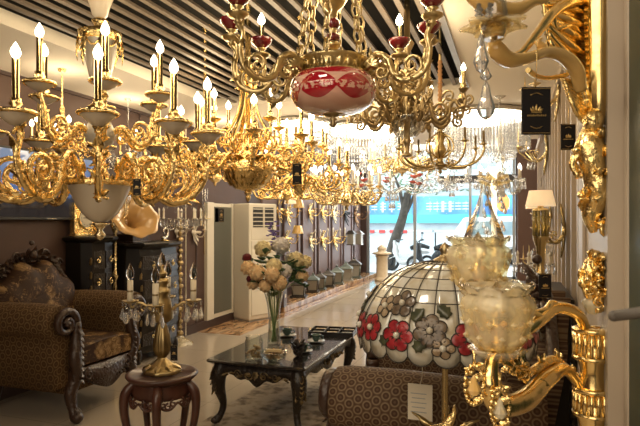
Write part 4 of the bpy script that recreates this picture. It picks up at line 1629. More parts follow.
# H: clear crystal chandeliers with red glass blooms, H2: right of window
def crystal_chandelier(px, d, zb, rad, zt, n, label, blooms=0, metal=SILVER, bulb=BULBW, tiers=2, bloomm=None, swags=True):
    c = at(px, 222, d)
    c.z = 0
    t = thing('chandelier', label, 'chandelier', c)
    top = ZC if c.y < 9 else ZH
    stem(t, [(.001, zb), (.03, zb + .03), (.05, zb + .06), (.02, zb + .1), (.05, zb + .14), (.09, zb + .18), (.03, zb + .22), (.03, zb + .3), (.06, zb + .36), (.02, zb + .42), (.04, zb + .55), (.015, zb + .62), (.01, top - .03), (.06, top)], CUTG, 'stem', 12)
    for q in range(tiers):
        rr = rad * (1 - .42 * q)
        zz = zt + .28 * q
        arm = arm_mesh([(.03, zb + .18 + .25 * q), (rr * .3, zb + .26 + .25 * q), (rr * .6, zz - .14), (rr * .9, zz - .10), (rr, zz - .02)], [.012, .010, .009], [(rr * .45, zz - .06, .06, 1.1, .008, 0, 1)], 0)
        T = Tier(arm, CUTG, (rr, zz), (.07, .012, .03), IVORYD, (.06, .025), CUTG, None, (.055, .016), bulb, 8, GLASS, .07)
        T.make(t, ring(n - 2 * q, 9 + 17 * q))
        if swags:
            m = MB()
            k0 = n - 2 * q
            for k in range(k0):
                a, b2 = 2 * pi * k / k0 + TH, 2 * pi * (k + 1) / k0 + TH
                pa, pb = V((rr * cos(a), rr * sin(a), zz)), V((rr * cos(b2), rr * sin(b2), zz))
                for e in range(1, 12):
                    u = e / 12
                    m.bead(tuple(pa.lerp(pb, u) - V((0, 0, .13 * sin(pi * u)))), .010)
                pc = V((.03, 0, zz + .30))
                for e in range(1, 14):
                    u = e / 14
                    m.bead(tuple(pa.lerp(V((.03 * cos(a), .03 * sin(a), zz + .33)), u) - V((0, 0, .08 * sin(pi * u)))), .009)
            tag(m.build('bead_swags', GLASS, t), None, None, None, 'stuff')
    m = MB()
    for k in range(14):
        a = k * 2 * pi / 14
        m.drop((.09 * cos(a), .09 * sin(a), zb + .17), .016, .10)
        m.drop((.04 * cos(a), .04 * sin(a), zb + .04), .012, .07)
    m.build('crystal_drops', GLASS, t)
    if blooms:
        for k in range(blooms):
            a = TH + 2 * pi * k / blooms + .2
            rr = rad * (.75 if k % 2 else .5)
            m = MB()
            for q in range(6):
                b2 = q * pi / 3
                m.leaf((0, 0, 0), (cos(b2), sin(b2), .4), (0, 0, 1), .07, .03, .35, n=4)
            m.ball((0, 0, .02), .02)
            m.build('red_glass_bloom', bloomm, t, loc=(rr * cos(a), rr * sin(a), zt - .02 + .05 * (k % 3)))
    return t


REDG = mat('red_bloom_glass', (.60, .10, .07), .15, coat=.6)
crystal_chandelier(392, 7.8, 1.72, .80, 2.05, 10, 'wide clear crystal chandelier with red glass blooms in front of the shop window', 9, bloomm=REDG)
point('crystal_glow', tuple(at(392, 130, 7.8)), 14, .3, (1, .88, .7))
crystal_chandelier(452, 9.2, 1.95, .62, 2.25, 8, 'clear crystal chandelier hanging before the dark window beam', 0)
crystal_chandelier(500, 5.6, 1.78, .22, 1.93, 6, 'small crystal chandelier at the right edge of the shop window', 0, tiers=1)
crystal_chandelier(345, 9.6, 2.0, .6, 2.3, 8, 'clear crystal chandelier far back left of the red-bloomed one', 0)
point('crystal_glow', tuple(at(452, 120, 9.0)), 12, .3, (1, .9, .75))


def ring_light(px, d, rad, top, h, label, rows=2, strength=5.0, n=84):
    c = at(px, 222, d)
    t = thing('ceiling_light', label, 'ceiling light', (c.x, c.y, top))
    MB().lathe([(.001, 0), (rad, 0), (rad, -.05), (rad * .97, -.055), (.001, -.055)], 48).build('housing', SILVER, t)
    em = mat('lit_diffuser_%d' % int(rad * 100), (1, .95, .86), .4, emis=((1, .90, .72), strength))
    MB().lathe([(rad * .93, -.056), (rad * .93, -.075), (.001, -.075)], 40).build('diffuser', em, t)
    for q in range(rows):
        rr = rad * (.97 - .28 * q)
        hh = h * (1 - .0 * q) + .12 * q
        m = MB()
        nn = int(n * (1 - .28 * q))
        for k in range(nn):
            a = 2 * pi * k / nn
            x, y = rr * cos(a), rr * sin(a)
            z = -.06
            e = 0
            while z > -.05 - hh + .06:
                m.box((x, y, z - .022), (.016, .016, .038), M4.Translation((x, y, 0)) @ M4.Rotation(a, 4, 'Z') @ M4.Translation((-x, -y, 0)))
                z -= .046
            m.drop((x, y, z), .014, .06)
        o = m.build('crystal_fringe', GLASS, t)
        o['kind'] = 'stuff'
    return t


ring_light(481, 6.5, .56, ZC, .36, 'big round crystal ceiling light with long clear fringe, just past the slatted recess', 2, 9)
ring_light(368, 7.4, .60, ZC, .26, 'round crystal ceiling light left of the long-fringed one, before the window', 2, 9)
ring_light(300, 7.0, .40, ZC, .20, 'smaller round crystal ceiling light behind the gold candle lamps', 1, 9)
ring_light(430, 10.6, .85, ZH, .55, 'wide crystal ceiling light high in front of the shop window', 2, 8)
ring_light(352, 11.5, .80, ZH, .40, 'round crystal ceiling light high at the left end of the shop window', 2, 8)
ring_light(490, 11.8, .5, ZH, .5, 'narrow crystal ceiling light at the far right corner by the window', 1, 8)


# ------------------------------------------------------------------ big gold wall lamp on the pilaster (right foreground)
S0 = V((.165, 1.368, 0))           # axis of its column
t = thing('wall_lamp', 'huge gilt wall lamp with amber scroll arms and champagne glass cups on the cream pilaster', 'wall lamp', S0)
# local frame: q(px, py, d) -> point relative to the lamp
def q_(px, py, d):
    return at(px, py, d * .94) - S0
DC = 1.26                          # distance of the column from the camera
def zc(py, d=DC):
    return 1.5 + (HOR - py) / FPX * d
MB().bx(.02, .052, -.07, .09, zc(440), zc(-60)).build('back_plate', CREAMP, t)
m = MB()
m.lathe([(.010, zc(130)), (.022, zc(110)), (.026, zc(90)), (.022, zc(70)), (.025, zc(40)), (.026, zc(0)), (.026, zc(-60))], 20, flute=.12, fn=8)
m.build('upper_column', GOLD, t, loc=(.008, -.028, 0))
m = MB()
rn = random.Random(5)
def lumps(m, zl, zh, n, r=.03, w=.028):
    for k in range(n):
        z = zl + (zh - zl) * (k + .5) / n
        a = rn.uniform(-2.9, .2) + TH
        p = V((w * cos(a), w * sin(a), z))
        m.leaf(p, (rn.uniform(-1, 1), rn.uniform(-1, 0), rn.uniform(-.2, 1)), (cos(a), sin(a), 0), rn.uniform(.03, .06), rn.uniform(.010, .018), .6, n=4)
        if k % 2:
            m.ball(p, (rn.uniform(.008, .016),) * 3, 8, 6)
        if k % 3 == 0:
            m.spiral(tuple(p), r * .7, 1.3, .006, rn.uniform(0, 6), 1, ax=(-sin(a), cos(a), 0))
# cherub figure: head, body, legs as one carved run
m.tube(cat([(0, -.02, zc(130)), (-.01, -.03, zc(150)), (0, -.03, zc(175)), (.008, -.025, zc(195)), (-.006, -.02, zc(215)), (0, -.015, zc(232))], 5), [.02, .032, .026, .030, .020, .008], 10)
m.ball((-.004, -.045, zc(126)), (.022, .022, .026), 12, 8)
m.tube(cat([(-.02, -.04, zc(150)), (-.045, -.04, zc(165)), (-.035, -.05, zc(180))], 4), [.010, .008, .006], 7)
m.tube(cat([(.02, -.04, zc(150)), (.03, -.05, zc(165)), (.02, -.06, zc(178))], 4), [.010, .008, .006], 7)
lumps(m, zc(232), zc(115), 24)
m.build('carved_figure', GILT, t)
m = MB()
lumps(m, zc(300), zc(256), 22, .028, .022)
m.ball((0, -.005, zc(278)), (.026, .016, .055), 10, 8)
m.build('carved_boss', GILT, t)
m = MB()
m.lathe([(.01, zc(312)), (.02, zc(305)), (.024, zc(300)), (.012, zc(296)), (.006, zc(290))], 14)
m.build('upper_glass_cup', CHGL, t)
for (za, zb, nm) in ((325, 357, 0), (383, 412, 1)):
    m = MB()
    m.lathe([(.036, zc(zb)), (.043, zc(zb - 1)), (.043, zc(zb - 4)), (.037, zc(zb - 5)), (.037, zc(za + 5)), (.043, zc(za + 4)), (.043, zc(za + 1)), (.036, zc(za)), (.02, zc(za))], 36, flute=0)
    for k in range(18):
        a = k * pi / 9
        m.tube([(.038 * cos(a), .038 * sin(a), zc(zb - 5)), (.038 * cos(a), .038 * sin(a), zc(za + 5))], .0048, 6)
    m.build('fluted_drum', GOLD, t)
stem(t, [(.030, zc(383)), (.026, zc(372)), (.026, zc(366)), (.032, zc(357))], GOLD, 'middle_column')
stem(t, [(.03, zc(470)), (.022, zc(440)), (.026, zc(425)), (.034, zc(412))], GOLD, 'lower_column')

# glass cups with inner bulb and arms
def cup(c, r, h, label=None):
    m = MB()
    prof = [(.15 * r, -.5 * h), (.55 * r, -.46 * h), (.80 * r, -.3 * h), (.90 * r, -.05 * h), (1.0 * r, .15 * h), (.97 * r, .3 * h), (.80 * r, .38 * h), (.93 * r, .5 * h), (.86 * r, .52 * h), (.74 * r, .38 * h), (.90 * r, .2 * h), (.8 * r, -.1 * h), (.5 * r, -.4 * h)]
    m.lathe(prof, 36, M4.Translation(c), flute=.07, fn=9)
    o = m.build('glass_cup', CHGL, t, label)
    m = MB()
    for k in range(9):
        a0 = 2 * pi * k / 9
        m.tube([V(c) + V((cos(a0 + .7 * u / 8) , sin(a0 + .7 * u / 8), 0)) * (r * (.96 + .07 * sin(pi * u / 8))) + V((0, 0, h * (.46 + .08 * sin(pi * u / 8)))) for u in range(9)], r * .035, 6)
    m.tube([V(c) + V((cos(2 * pi * u / 36), sin(2 * pi * u / 36), 0)) * r * .80 + V((0, 0, h * .38)) for u in range(37)], r * .03, 6, cap=False)
    m.build('cup_rim', CUTG, o)
    m = MB()
    for k in range(9):
        for e in range(3):
            a = k * 2 * pi / 9 + e * .35
            z = -.25 * h + e * .22 * h
            rr = r * (.88 + .06 * e)
            m.bead((c[0] + rr * cos(a), c[1] + rr * sin(a), c[2] + z), r * .10)
    for k in range(9):
        a = k * 2 * pi / 9
        m.leaf((c[0] + r * .35 * cos(a), c[1] + r * .35 * sin(a), c[2] - .48 * h), (cos(a), sin(a), .5), (0, 0, 1), r * .55, r * .24, .35)
    m.build('cut_facets', CHAMP, o)
    m = MB().lathe([(.3 * r, -.48 * h), (.14 * r, -.40 * h), (.18 * r, -.2 * h), (.30 * r, -.08 * h), (.26 * r, -.07 * h), (.13 * r, -.12 * h), (.13 * r, .1 * h), (.001, .1 * h)], 18, M4.Translation(c))
    m.build('lamp_holder', GILT, o)
    MB().ball((c[0] + .2 * r, c[1] - .75 * r, c[2] - .02 * h), (.006, .006, .006), 8).build('amber_stud', AMBER, o)
    return o


c1 = q_(478, 265, 1.16)
c2 = q_(497, 318, 1.04)
cup(c1, .060, .105)
cup(c2, .062, .115)
for c, r in ((c1, .060), (c2, .062)):
    b = flame_bulb(.055, .017).build('bulb', CLEARBULB, t, loc=(c[0], c[1], c[2] + .012))
# glass dishes below the cups
for c, r, z in ((c1, .036, -.066), (c2, .050, -.070)):
    MB().lathe([(.2 * r, -.006), (.6 * r, 0), (r, .014), (.96 * r, .018), (.5 * r, .006), (.1 * r, .0)], 24, M4.Translation((c[0], c[1], c[2] + z)), flute=.05, fn=8).build('glass_dish', CHGL, t)
# flame-shaped glass spire rising from the first cup
m = MB()
m.lathe([(.030, 0), (.034, .02), (.024, .05), (.012, .085), (.003, .12), (.0005, .13)], 12, M4.Translation((c1[0] + .01, c1[1] + .02, c1[2] + .035)), flute=.15, fn=6)
m.build('glass_spire', CUTG, t)

def arm(pts, rad, mm, name='arm', flat=1.0, lv=0, L=.05, seg=12):
    m = MB()
    P = cat(pts, 8)
    m.tube(P, rad, seg, flat)
    if lv:
        for k in range(lv):
            i = int((k + .5) / lv * (len(P) - 2))
            T = (P[i + 1] - P[i]).normalized()
            m.leaf(P[i] + V((0, 0, .004)), T + V((0, 0, .5)), (0, 0, 1), L, L * .3, .5, n=4)
            m.leaf(P[i] + V((0, 0, .004)), T * -1 + V((0, 0, .5)), (0, 0, 1), L * .7, L * .25, .6, n=4)
    return m.build(name, mm, t)

# lower arm to the second cup
arm([q_(588, 398, 1.34), q_(566, 370, 1.28), q_(548, 378, 1.20), q_(525, 400, 1.12), q_(500, 405, 1.05), q_(490, 385, 1.03), q_(492, 362, 1.04), c2 + V((0, 0, -.06))], [.010, .013, .018, .021, .021, .018, .012, .008], GOLD)
arm([q_(580, 385, 1.34), q_(555, 360, 1.26), q_(530, 372, 1.17), q_(512, 365, 1.10), q_(500, 360, 1.06)], [.008, .010, .009, .007, .005], GILT, 'branch', 1.0, 6, .03)
m = MB()
for k in range(26):
    u = rn.random()
    p = q_(536, 383, 1.17).lerp(q_(505, 352, 1.07), u) + V((rn.uniform(-.012, .012), rn.uniform(-.012, .012), rn.uniform(-.012, .014)))
    m.leaf(p, (rn.uniform(-1, 1), rn.uniform(-1, 1), rn.uniform(-1, 1)), (rn.uniform(-1, 1), -1, 1), .022, .006, .5, n=3)
m.build('leaf_spray', GILT, t)
# upper arm of the pair, from the drum to the first cup
arm([q_(590, 340, 1.34), q_(578, 315, 1.30), q_(556, 308, 1.25), q_(538, 322, 1.20), q_(520, 333, 1.17), q_(495, 330, 1.16), q_(482, 310, 1.16), c1 + V((0, 0, -.055))], [.010, .014, .013, .012, .012, .010, .008], GOLD)
arm([q_(566, 312, 1.27), q_(553, 303, 1.24), q_(545, 310, 1.22), q_(530, 312, 1.20), q_(522, 300, 1.19)], [.006, .007, .006, .003], GOLD, 'branch')
arm([q_(542, 316, 1.20), q_(528, 310, 1.19), q_(516, 300, 1.18), q_(510, 305, 1.18)], [.004, .008, .009, .002], AMBER, 'amber_leaf', .6)
# hanging filigree pendants
for (px, py, d, am) in ((474, 385, 1.02, False), (500, 408, 1.0, True)):
    c = q_(px, py, d)
    m = MB()
    n = 20
    for k in range(n):
        a = 2 * pi * k / n
        m.ball(c + V((cos(TH) * .016 * cos(a), sin(TH) * .016 * cos(a), .034 * sin(a))), .0042, 6, 4)
    for k in range(7):
        m.leaf(c + V((0, 0, -.03 + .01 * k)), (cos(TH) * (-1) ** k, sin(TH), .4), (0, -1, .2), .02, .006, .5, n=3)
    m.tube([c + V((0, 0, .03)), c + V((0, 0, .06))], .003, 5)
    o = m.build('filigree_pendant', GILT, t)
    MB().drop(c + V((0, 0, .018)), .012, .038, 8).build('gem', CHAMP if am else AMBER, o)
# upper part: gold shell bracket and sweeping arms
m = MB()
rows = []
for k in range(13):
    f = k / 12
    a_ = q_(592, 88 - 84 * f, 1.33)
    b_ = q_(548 - 6 * f, 40 - 44 * f, 1.26)
    rows.append(cat([a_, (a_ + b_) / 2 + V((0, 0, -.012 + .024 * f)), b_], 5))
off = V((.004, .006, 0))
m.grid([[p + off for p in r] + [p - off for p in reversed(r)] for r in rows], True, True, True)
for k in range(7):
    f = k / 6
    a_ = q_(592, 88 - 84 * f, 1.33)
    b_ = q_(548 - 6 * f, 40 - 44 * f, 1.26)
    mid = (a_ + b_) / 2 + V((0, 0, -.012 + .004 * k))
    m.tube(cat([a_, mid, b_], 5), [.012, .011, .007], 8)
m.build('shell_bracket', GOLD, t)
arm([q_(594, 60, 1.34), q_(575, 28, 1.30), q_(556, 28, 1.27), q_(556, 10, 1.26), q_(580, -6, 1.30), q_(600, -20, 1.34)], [.006, .008, .008, .008, .006], GOLD, 'bracket_scroll')
arm([q_(596, 6, 1.34), q_(575, 2, 1.29), q_(556, 10, 1.24), q_(540, 30, 1.20), q_(524, 50, 1.16), q_(514, 56, 1.14)], [.011, .013, .012, .009, .007, .006], GOLD, 'arm')
m = MB()
for k in range(8):
    a_ = q_(592, 128 - 6 * k, 1.31)
    b_ = q_(570 - 1.2 * k, 100 - 3 * k, 1.27)
    m.tube(cat([a_, (a_ + b_) / 2 + V((0, 0, -.006)), b_], 4), [.003, .008, .009, .004], 8)
for k in range(5):
    m.tube(cat([q_(572 + 3 * k, 78, 1.28), q_(578 + 3 * k, 100, 1.29), q_(590, 128, 1.31)], 4), [.004, .006, .004], 6)
m.build('leaf_socket', GILT, t)
arm([q_(580, 90, 1.28), q_(577, 72, 1.25), q_(566, 58, 1.22), q_(548, 52, 1.18), q_(528, 58, 1.13), q_(510, 60, 1.10), q_(497, 50, 1.08), q_(495, 38, 1.08), q_(502, 36, 1.08)], [.014, .016, .015, .013, .013, .016, .017, .010, .004], AMBER, 'amber_scroll_arm', .8)
arm([q_(543, 48, 1.17), q_(538, 42, 1.16), q_(542, 38, 1.16)], [.010, .006, .002], AMBER, 'amber_leaf')
arm([q_(462, -30, 1.0), q_(476, -5, 1.0), q_(494, 9, 1.02), q_(516, 10, 1.05), q_(534, 2, 1.08), q_(548, 0, 1.10)], [.016, .017, .017, .014, .009, .005], AMBER, 'amber_scroll_arm', .8)
# clear bobeche with crystal chain
cb = q_(494, 22, 1.02)
m = MB()
for k in range(7):
    a = 2 * pi * k / 7 + .4
    m.leaf(cb, (cos(a), sin(a), .05), (0, 0, -1), .060, .020, .22, n=6)
m.build('glass_petal_bobeche', CHGL, t)
m = MB()
m.tube(cat([cb + V((0, 0, .06)), cb + V((0, 0, .03)), cb, cb + V((0, 0, -.03))], 4), [.016, .022, .026, .018], 9)
m.build('glass_stem', CUTG, t)
m = MB()
for (px, ys) in ((479, (-2, 5)), (489, (-3, 4))):
    for y in range(-20, 18, 5):
        m.bead(q_(px, y, 1.0), .008)
for (px, y, r, h) in ((481, 32, .013, .07), (486, 66, .010, .025), (486, 80, .016, .068)):
    m.drop(q_(px, y, .99), r, h, 8)
for y in (28, 62, 77):
    m.bead(q_(484, y, .99), .005)
m.build('crystal_chain', GLASS, t)
arm([q_(528, 70, 1.17), q_(536, 76, 1.20), q_(550, 78, 1.24), q_(570, 74, 1.28)], [.006, .005, .005], GOLD, 'arm')


def black_tag(px, py, d, w, h, label, rz=TH, string=.10, c=None):
    c = c or at(px, py, d)
    t = thing('product_tag', label, 'tag', c, rz)
    MB().box((0, 0, 0), (w, .004, h)).build('card', TAGB, t)
    m = MB()
    s = w / 28.0
    for k, (dx, dz) in enumerate(((-5, 0), (-2.6, 1.6), (0, 3), (2.6, 1.6), (5, 0))):
        m.leaf((dx * s * .6, -.0028, -1 * s), (dx * .16, 0, .9), (0, -1, 0), (4.5 + dz) * s, 1.1 * s, .05, n=3)
    m.bx(-5 * s, 5 * s, -.0036, -.0022, -2.2 * s, -1.4 * s)
    for k in range(10):
        m.bx((-9 + 1.9 * k) * s, (-7.8 + 1.9 * k) * s, -.0032, -.0022, -5.4 * s, (-4.0 + .3 * (k % 2)) * s)
    m.build('gold_crest_and_lettering', TAGG, t)
    for sz in (-1, 1):
        m = MB()
        m.tube(cat([(-6 * s, -.003, sz * (h / 2 - 8 * s)), (0, -.003, sz * (h / 2 - 6 * s)), (6 * s, -.003, sz * (h / 2 - 8 * s))], 4), .35 * s, 4)
        m.bx(-w / 2 + s, w / 2 - s, -.003, -.0022, sz * (h / 2 - 1.6 * s) - .2 * s, sz * (h / 2 - 1.6 * s) + .2 * s)
        m.build('gold_border', TAGG, t)
    MB().tube([(0, 0, h / 2 - .004), (.002, 0, h / 2 + string)], .0008, 4).build('string', GOLD, t)
    return t


black_tag(536, 111, 1.02, .053, .088, 'largest black tag with gold crest, hanging from the foreground wall lamp', string=.09)
black_tag(568, 137, 1.9, .050, .090, 'black tag with gold crest just right of the largest one, by the pilaster', string=.06)
black_tag(297, 174, 3.35, .055, .130, 'black tag hanging on the gold chandelier left of the ruby bowl', string=.15)
black_tag(137, 187, 2.45, .034, .075, 'small black tag hanging at the right rim of the ivory bowl', string=.05)
black_tag(545, 286, 2.0, .045, .09, 'black tag low behind the upper gold arm of the foreground lamp', string=.12)
p = at(174, 352, 3.22)
black_tag(174, 353, 3.20, .040, .088, 'black tag leaning on the base of the brass table candelabrum', string=.002)

# ------------------------------------------------------------------ leaded glass lamp
LP = at(445, 222, 1.8)
LP.z = 0
t = thing('floor_lamp', 'leaded glass dome lamp with red and brown flowers, in front of the ring-patterned armchair', 'lamp', LP)


def shade_mat():
    m, nt, b = new_mat('pearly_leaded_glass')
    tc = nt.nodes.new('ShaderNodeTexCoord')
    n = nt.nodes.new('ShaderNodeTexNoise')
    n.inputs['Scale'].default_value = 11
    n.inputs['Detail'].default_value = 3
    n.inputs['Distortion'].default_value = 1.5
    nt.links.new(tc.outputs['Object'], n.inputs['Vector'])
    c = nodes_ramp(nt, n.outputs['Fac'], [(.3, (.50, .43, .30)), (.5, (.62, .58, .48)), (.7, (.72, .72, .66))])
    nt.links.new(c, b.inputs['Base Color'])
    b.inputs['Roughness'].default_value = .16
    b.inputs['Transmission Weight'].default_value = .10
    b.inputs['Coat Weight'].default_value = .8
    return m


PEARL = shade_mat()
def glassy(n, c, c2):
    return mat(n, c, .28, coat=.15, vary=(40, c2))
RPET, BPET, TPET, DPET = glassy('red_glass_petal', (.20, .010, .016), (.38, .035, .04)), glassy('brown_glass_petal', (.085, .055, .035), (.17, .12, .075)), glassy('tan_glass_petal', (.24, .16, .09), (.36, .27, .17)), glassy('dark_green_glass_leaf', (.04, .045, .025), (.08, .08, .04))
LEAD = mat('lead_came', (.06, .05, .04), .4, .8)
Z0, Z1, RS = 1.115, 1.375, .285


def dome(a, v):
    """v 0 at the rim, 1 at the cap"""
    ph = v * R(84)
    r = RS * cos(ph) ** .92
    if v < .08:
        r = RS * (.985 + .015 * v / .08)
    return V((r * cos(a), r * sin(a), Z0 + (Z1 - Z0) * sin(ph)))


NP = 24
m = MB()
for k in range(NP):
    a0, a1 = 2 * pi * k / NP, 2 * pi * (k + 1) / NP
    rows = []
    for i in range(15):
        v = i / 14
        row = []
        for j in range(5):
            u = j / 4
            vv = v if i else -.06 * max(0.0, sin(pi * u)) ** .6
            row.append(dome(a0 + (a1 - a0) * u, vv))
        rows.append(row)
    m.grid(rows, False, True)
m.build('glass_shade', PEARL, t).modifiers.new('solid', 'SOLIDIFY').thickness = .003
m = MB()
for k in range(NP):
    a0 = 2 * pi * k / NP
    m.tube([dome(a0, v / 14) * 1 for v in range(15)], .0018, 5, cap=False)
    m.tube([dome(a0 + (2 * pi / NP) * u / 8, -.06 * max(0.0, sin(pi * u / 8)) ** .6) for u in range(9)], .0024, 5, cap=False)
for v in (.42, .54, .66, .78, .90):
    m.tube([dome(2 * pi * k / 60, v) for k in range(61)], .0018, 5, cap=False)
m.build('lead_lines', LEAD, t)
def flower(a, v, mm, cen, s=1.0, pet=6, ph=0.0):
    m, l = MB(), MB()
    for k in range(pet):
        th = 2 * pi * k / pet + ph
        da, dv = .118 * s * cos(th), .080 * s * sin(th)
        rows = []
        edge = []
        for e in range(15):
            b2 = 2 * pi * e / 14
            aa = a + da + .080 * s * cos(b2)
            vv = v + dv + .054 * s * sin(b2)
            p = dome(aa, vv)
            o = V((p.x, p.y, (p.z - Z0) * .9)).normalized()
            rows.append(p + o * .004)
            edge.append(p + o * .0045)
        c = dome(a + da, v + dv)
        o = V((c.x, c.y, (c.z - Z0) * .9)).normalized()
        m.grid([[c + o * .0048] * 15, [c + o * .0046 + (r - c) * .5 for r in rows], rows], False, True)
        l.tube(edge, .0018, 5, cap=False)
    o = m.build('glass_flower', mm, t)
    c = dome(a, v)
    no = V((c.x, c.y, (c.z - Z0) * .9)).normalized()
    MB().ball(c + no * .008, (.010, .010, .010), 10).build('flower_centre', cen, o)
    l.build('petal_leading', LEAD, o)


def gleaf(a, v, da, dv):
    p = dome(a, v)
    q = dome(a + da, v + dv)
    n = V((p.x, p.y, .1)).normalized()
    MB().leaf(p + n * .003, q - p, n, .048, .018, .02).build('glass_leaf', DPET, t)


for k in range(3):
    o_ = k * 2 * pi / 3 - R(83.3)
    for (a, v, mm, sz, n, ph) in ((-.90, .17, RPET, .85, 6, .2), (-.50, .15, RPET, .92, 6, 0), (-.52, .40, BPET, .85, 5, .3), (-.76, .36, TPET, .7, 5, 0), (-.15, .21, BPET, .92, 6, .4),
                              (-.02, .09, TPET, .6, 5, 0), (.24, .16, RPET, .92, 6, .1), (.56, .20, BPET, .9, 6, 0), (.66, .40, TPET, .75, 5, 0), (.90, .15, RPET, .88, 6, .3)):
        flower(o_ + a, v, mm, PEARL, sz, n, ph)
    for (a, v, da, dv) in ((-.70, .06, .1, .08), (-.34, .27, .08, .08), (-.30, .06, .1, .06), (.40, .07, .08, .06), (.05, .32, -.1, .06), (.42, .30, .1, .06), (.76, .27, -.1, .06)):
        gleaf(o_ + a, v, da, dv)
MB().lathe([(.045, Z1 - .012), (.035, Z1 + .004), (.018, Z1 + .012), (.012, Z1 + .022), (.018, Z1 + .032), (.014, Z1 + .046), (.004, Z1 + .056), (.001, Z1 + .06)], 18).build('cap_finial', DBRASS, t)
stem(t, [(.11, 0), (.12, .015), (.09, .03), (.05, .05), (.025, .09), (.018, .16), (.014, .3), (.012, .62), (.022, .66), (.011, .70), (.010, 1.2), (.014, 1.22), (.010, Z1)], BRASSP, 'pole', 18)
m = MB()
for k in range(4):
    a = k * pi / 2
    m.leaf((0, 0, .78), (cos(a), sin(a), 1.4), (cos(a), sin(a), 0), .14, .02, .3)
m.build('pole_leaves', BRASS, t)
# carved gilt chair-shaped hook at the bottom edge: gilt curled leaf ornament on a low stand
p = at(438, 432, 1.72)
t = thing('gilt_ornament', 'gilt curled leaf ornament at the bottom edge left of the leaded lamp pole', 'ornament', (p.x, p.y, 0))
MB().lathe([(.12, 0), (.12, .02), (.05, .04), (.03, .08), (.03, .50), (.09, .56), (.10, .58), (.001, .585)], 18, cap=True).build('pedestal', BRASS, t)
zz = p.z - .02
m = MB()
m.tube(cat([(0, 0, .58), (-.01, 0, zz - .10), (-.045, 0, zz - .03), (-.02, 0, zz + .01), (.02, 0, zz + .035), (.045, 0, zz + .075), (.05, 0, zz + .11)], 6), [.016, .022, .028, .026, .018, .010, .003], 10, .6)
m.tube(cat([(.0, 0, zz - .12), (.04, 0, zz - .06), (.06, 0, zz + .0), (.05, 0, zz + .03)], 5), [.02, .018, .012, .004], 8, .6)
m.build('curled_leaf', GILT, t)


# ------------------------------------------------------------------ brass table candelabrum on the round stand
t = thing('candelabrum', 'antique brass table candelabrum with clear flame bulbs and crystal drops on the round stand', 'candelabrum', (ST.x, ST.y, .603), TH)
t.scale = (1.06, 1.06, 1.06)
stem(t, [(.105, 0), (.108, .012), (.098, .022), (.08, .028), (.06, .045), (.04, .062), (.03, .07), (.022, .082)], ANTIQ, 'base', 32, flute=.05, fn=8)
m = MB()
for k in range(8):
    a = k * pi / 4
    m.leaf((.06 * cos(a), .06 * sin(a), .04), (cos(a), sin(a), -.3), (0, 0, 1), .055, .02, -.15, n=4)
m.build('base_leaves', ANTIQ, t)
stem(t, [(.022, .082), (.035, .10), (.045, .125), (.048, .16), (.040, .21), (.028, .255), (.020, .275)], ANTIQ, 'fluted_vase', 40, flute=.09, fn=12)
stem(t, [(.022, .275), (.045, .285), (.062, .30), (.062, .335), (.056, .36), (.050, .40), (.036, .43), (.045, .445), (.045, .460), (.034, .470), (.030, .49), (.042, .505), (.040, .52), (.028, .53)], ANTIQ, 'upper_body', 24)
stem(t, [(.016, .53), (.03, .55), (.032, .56), (.012, .57), (.014, .60)], ANTIQ, 'centre_socket')
flame_bulb(.095, .024, 14).build('clear_bulb', CLEARBULB, t, loc=(0, 0, .585))
A1 = arm_mesh([(.045, .34), (.09, .375), (.13, .39), (.165, .365), (.175, .39)], [.009, .008, .006], [(.10, .365, .022, 1.1, .005, R(-90), 1)], 3, .03)
f = None
for a in (185, 5, 95, 275):
    if f is None:
        o = A1.build('arm', ANTIQ, t)
        MB().lathe([(.008, .385), (.03, .39), (.044, .40), (.046, .405), (.03, .40), (.012, .402), (.012, .41)], 20).build('drip_pan', ANTIQ, o, loc=(.175, 0, 0))
        MB().lathe([(.015, 0), (.0165, .002), (.0165, .115), (.010, .118), (.001, .118)], 14).build('candle_sleeve', CANDLE, o, loc=(.175, 0, .402))
        MB().lathe([(.0168, .05), (.0172, .055), (.0168, .06)], 12).build('sleeve_ring', ANTIQ, o, loc=(.175, 0, .402))
        flame_bulb(.10, .023, 14).build('clear_bulb', CLEARBULB, o, loc=(.175, 0, .518))
        MB().lathe([(.004, .0), (.008, .02), (.006, .045), (.001, .062)], 8).build('filament_support', FILAMENT, o, loc=(.175, 0, .522))
        m = MB()
        for k in range(5):
            b2 = k * 2 * pi / 5
            x, y = .042 * cos(b2), .042 * sin(b2)
            for e in range(3 if k % 2 else 2):
                m.bead((x, y, -.008 - .014 * e), .007)
            m.drop((x, y, -.05 if k % 2 else -.036), .019, .072, 8)
        m.build('crystal_drops', GLASS, o, loc=(.175, 0, .40))
        f = o
    else:
        o = copy_tree(f, t)
    o.rotation_euler = (0, 0, R(a))

# standing crystal candelabrum by the wall
p = floor_at(180, 344)
t = thing('crystal_floor_candelabrum', 'tall standing crystal candelabrum with beaded stem behind the brass table one', 'candelabrum', (p.x, p.y, 0))
stem(t, [(.16, 0), (.15, .02), (.08, .06), (.05, .09), (.02, .12)], CHGL, 'glass_foot', 24, flute=.05, fn=8)
prof = []
z = .10
k = 0
while z < 1.52:
    r = (.045, .030, .038, .026)[k % 4]
    prof += [(.010, z), (r * .8, z + .012), (r, z + .035), (r * .8, z + .058), (.010, z + .07)]
    z += .072
    k += 1
m = MB().lathe(prof, 10, smooth=False)
m.build('beaded_stem', DBRASS, t)
MB().lathe([(.007, .1), (.007, 2.7)], 8).build('support_rod', IVORYD, t, loc=(.05, .05, 0))
arm = arm_mesh([(.02, 1.50), (.08, 1.42), (.18, 1.42), (.24, 1.48), (.25, 1.53)], [.010, .009, .008], [(.12, 1.50, .05, 1.2, .007, R(-90), 1)], 0)
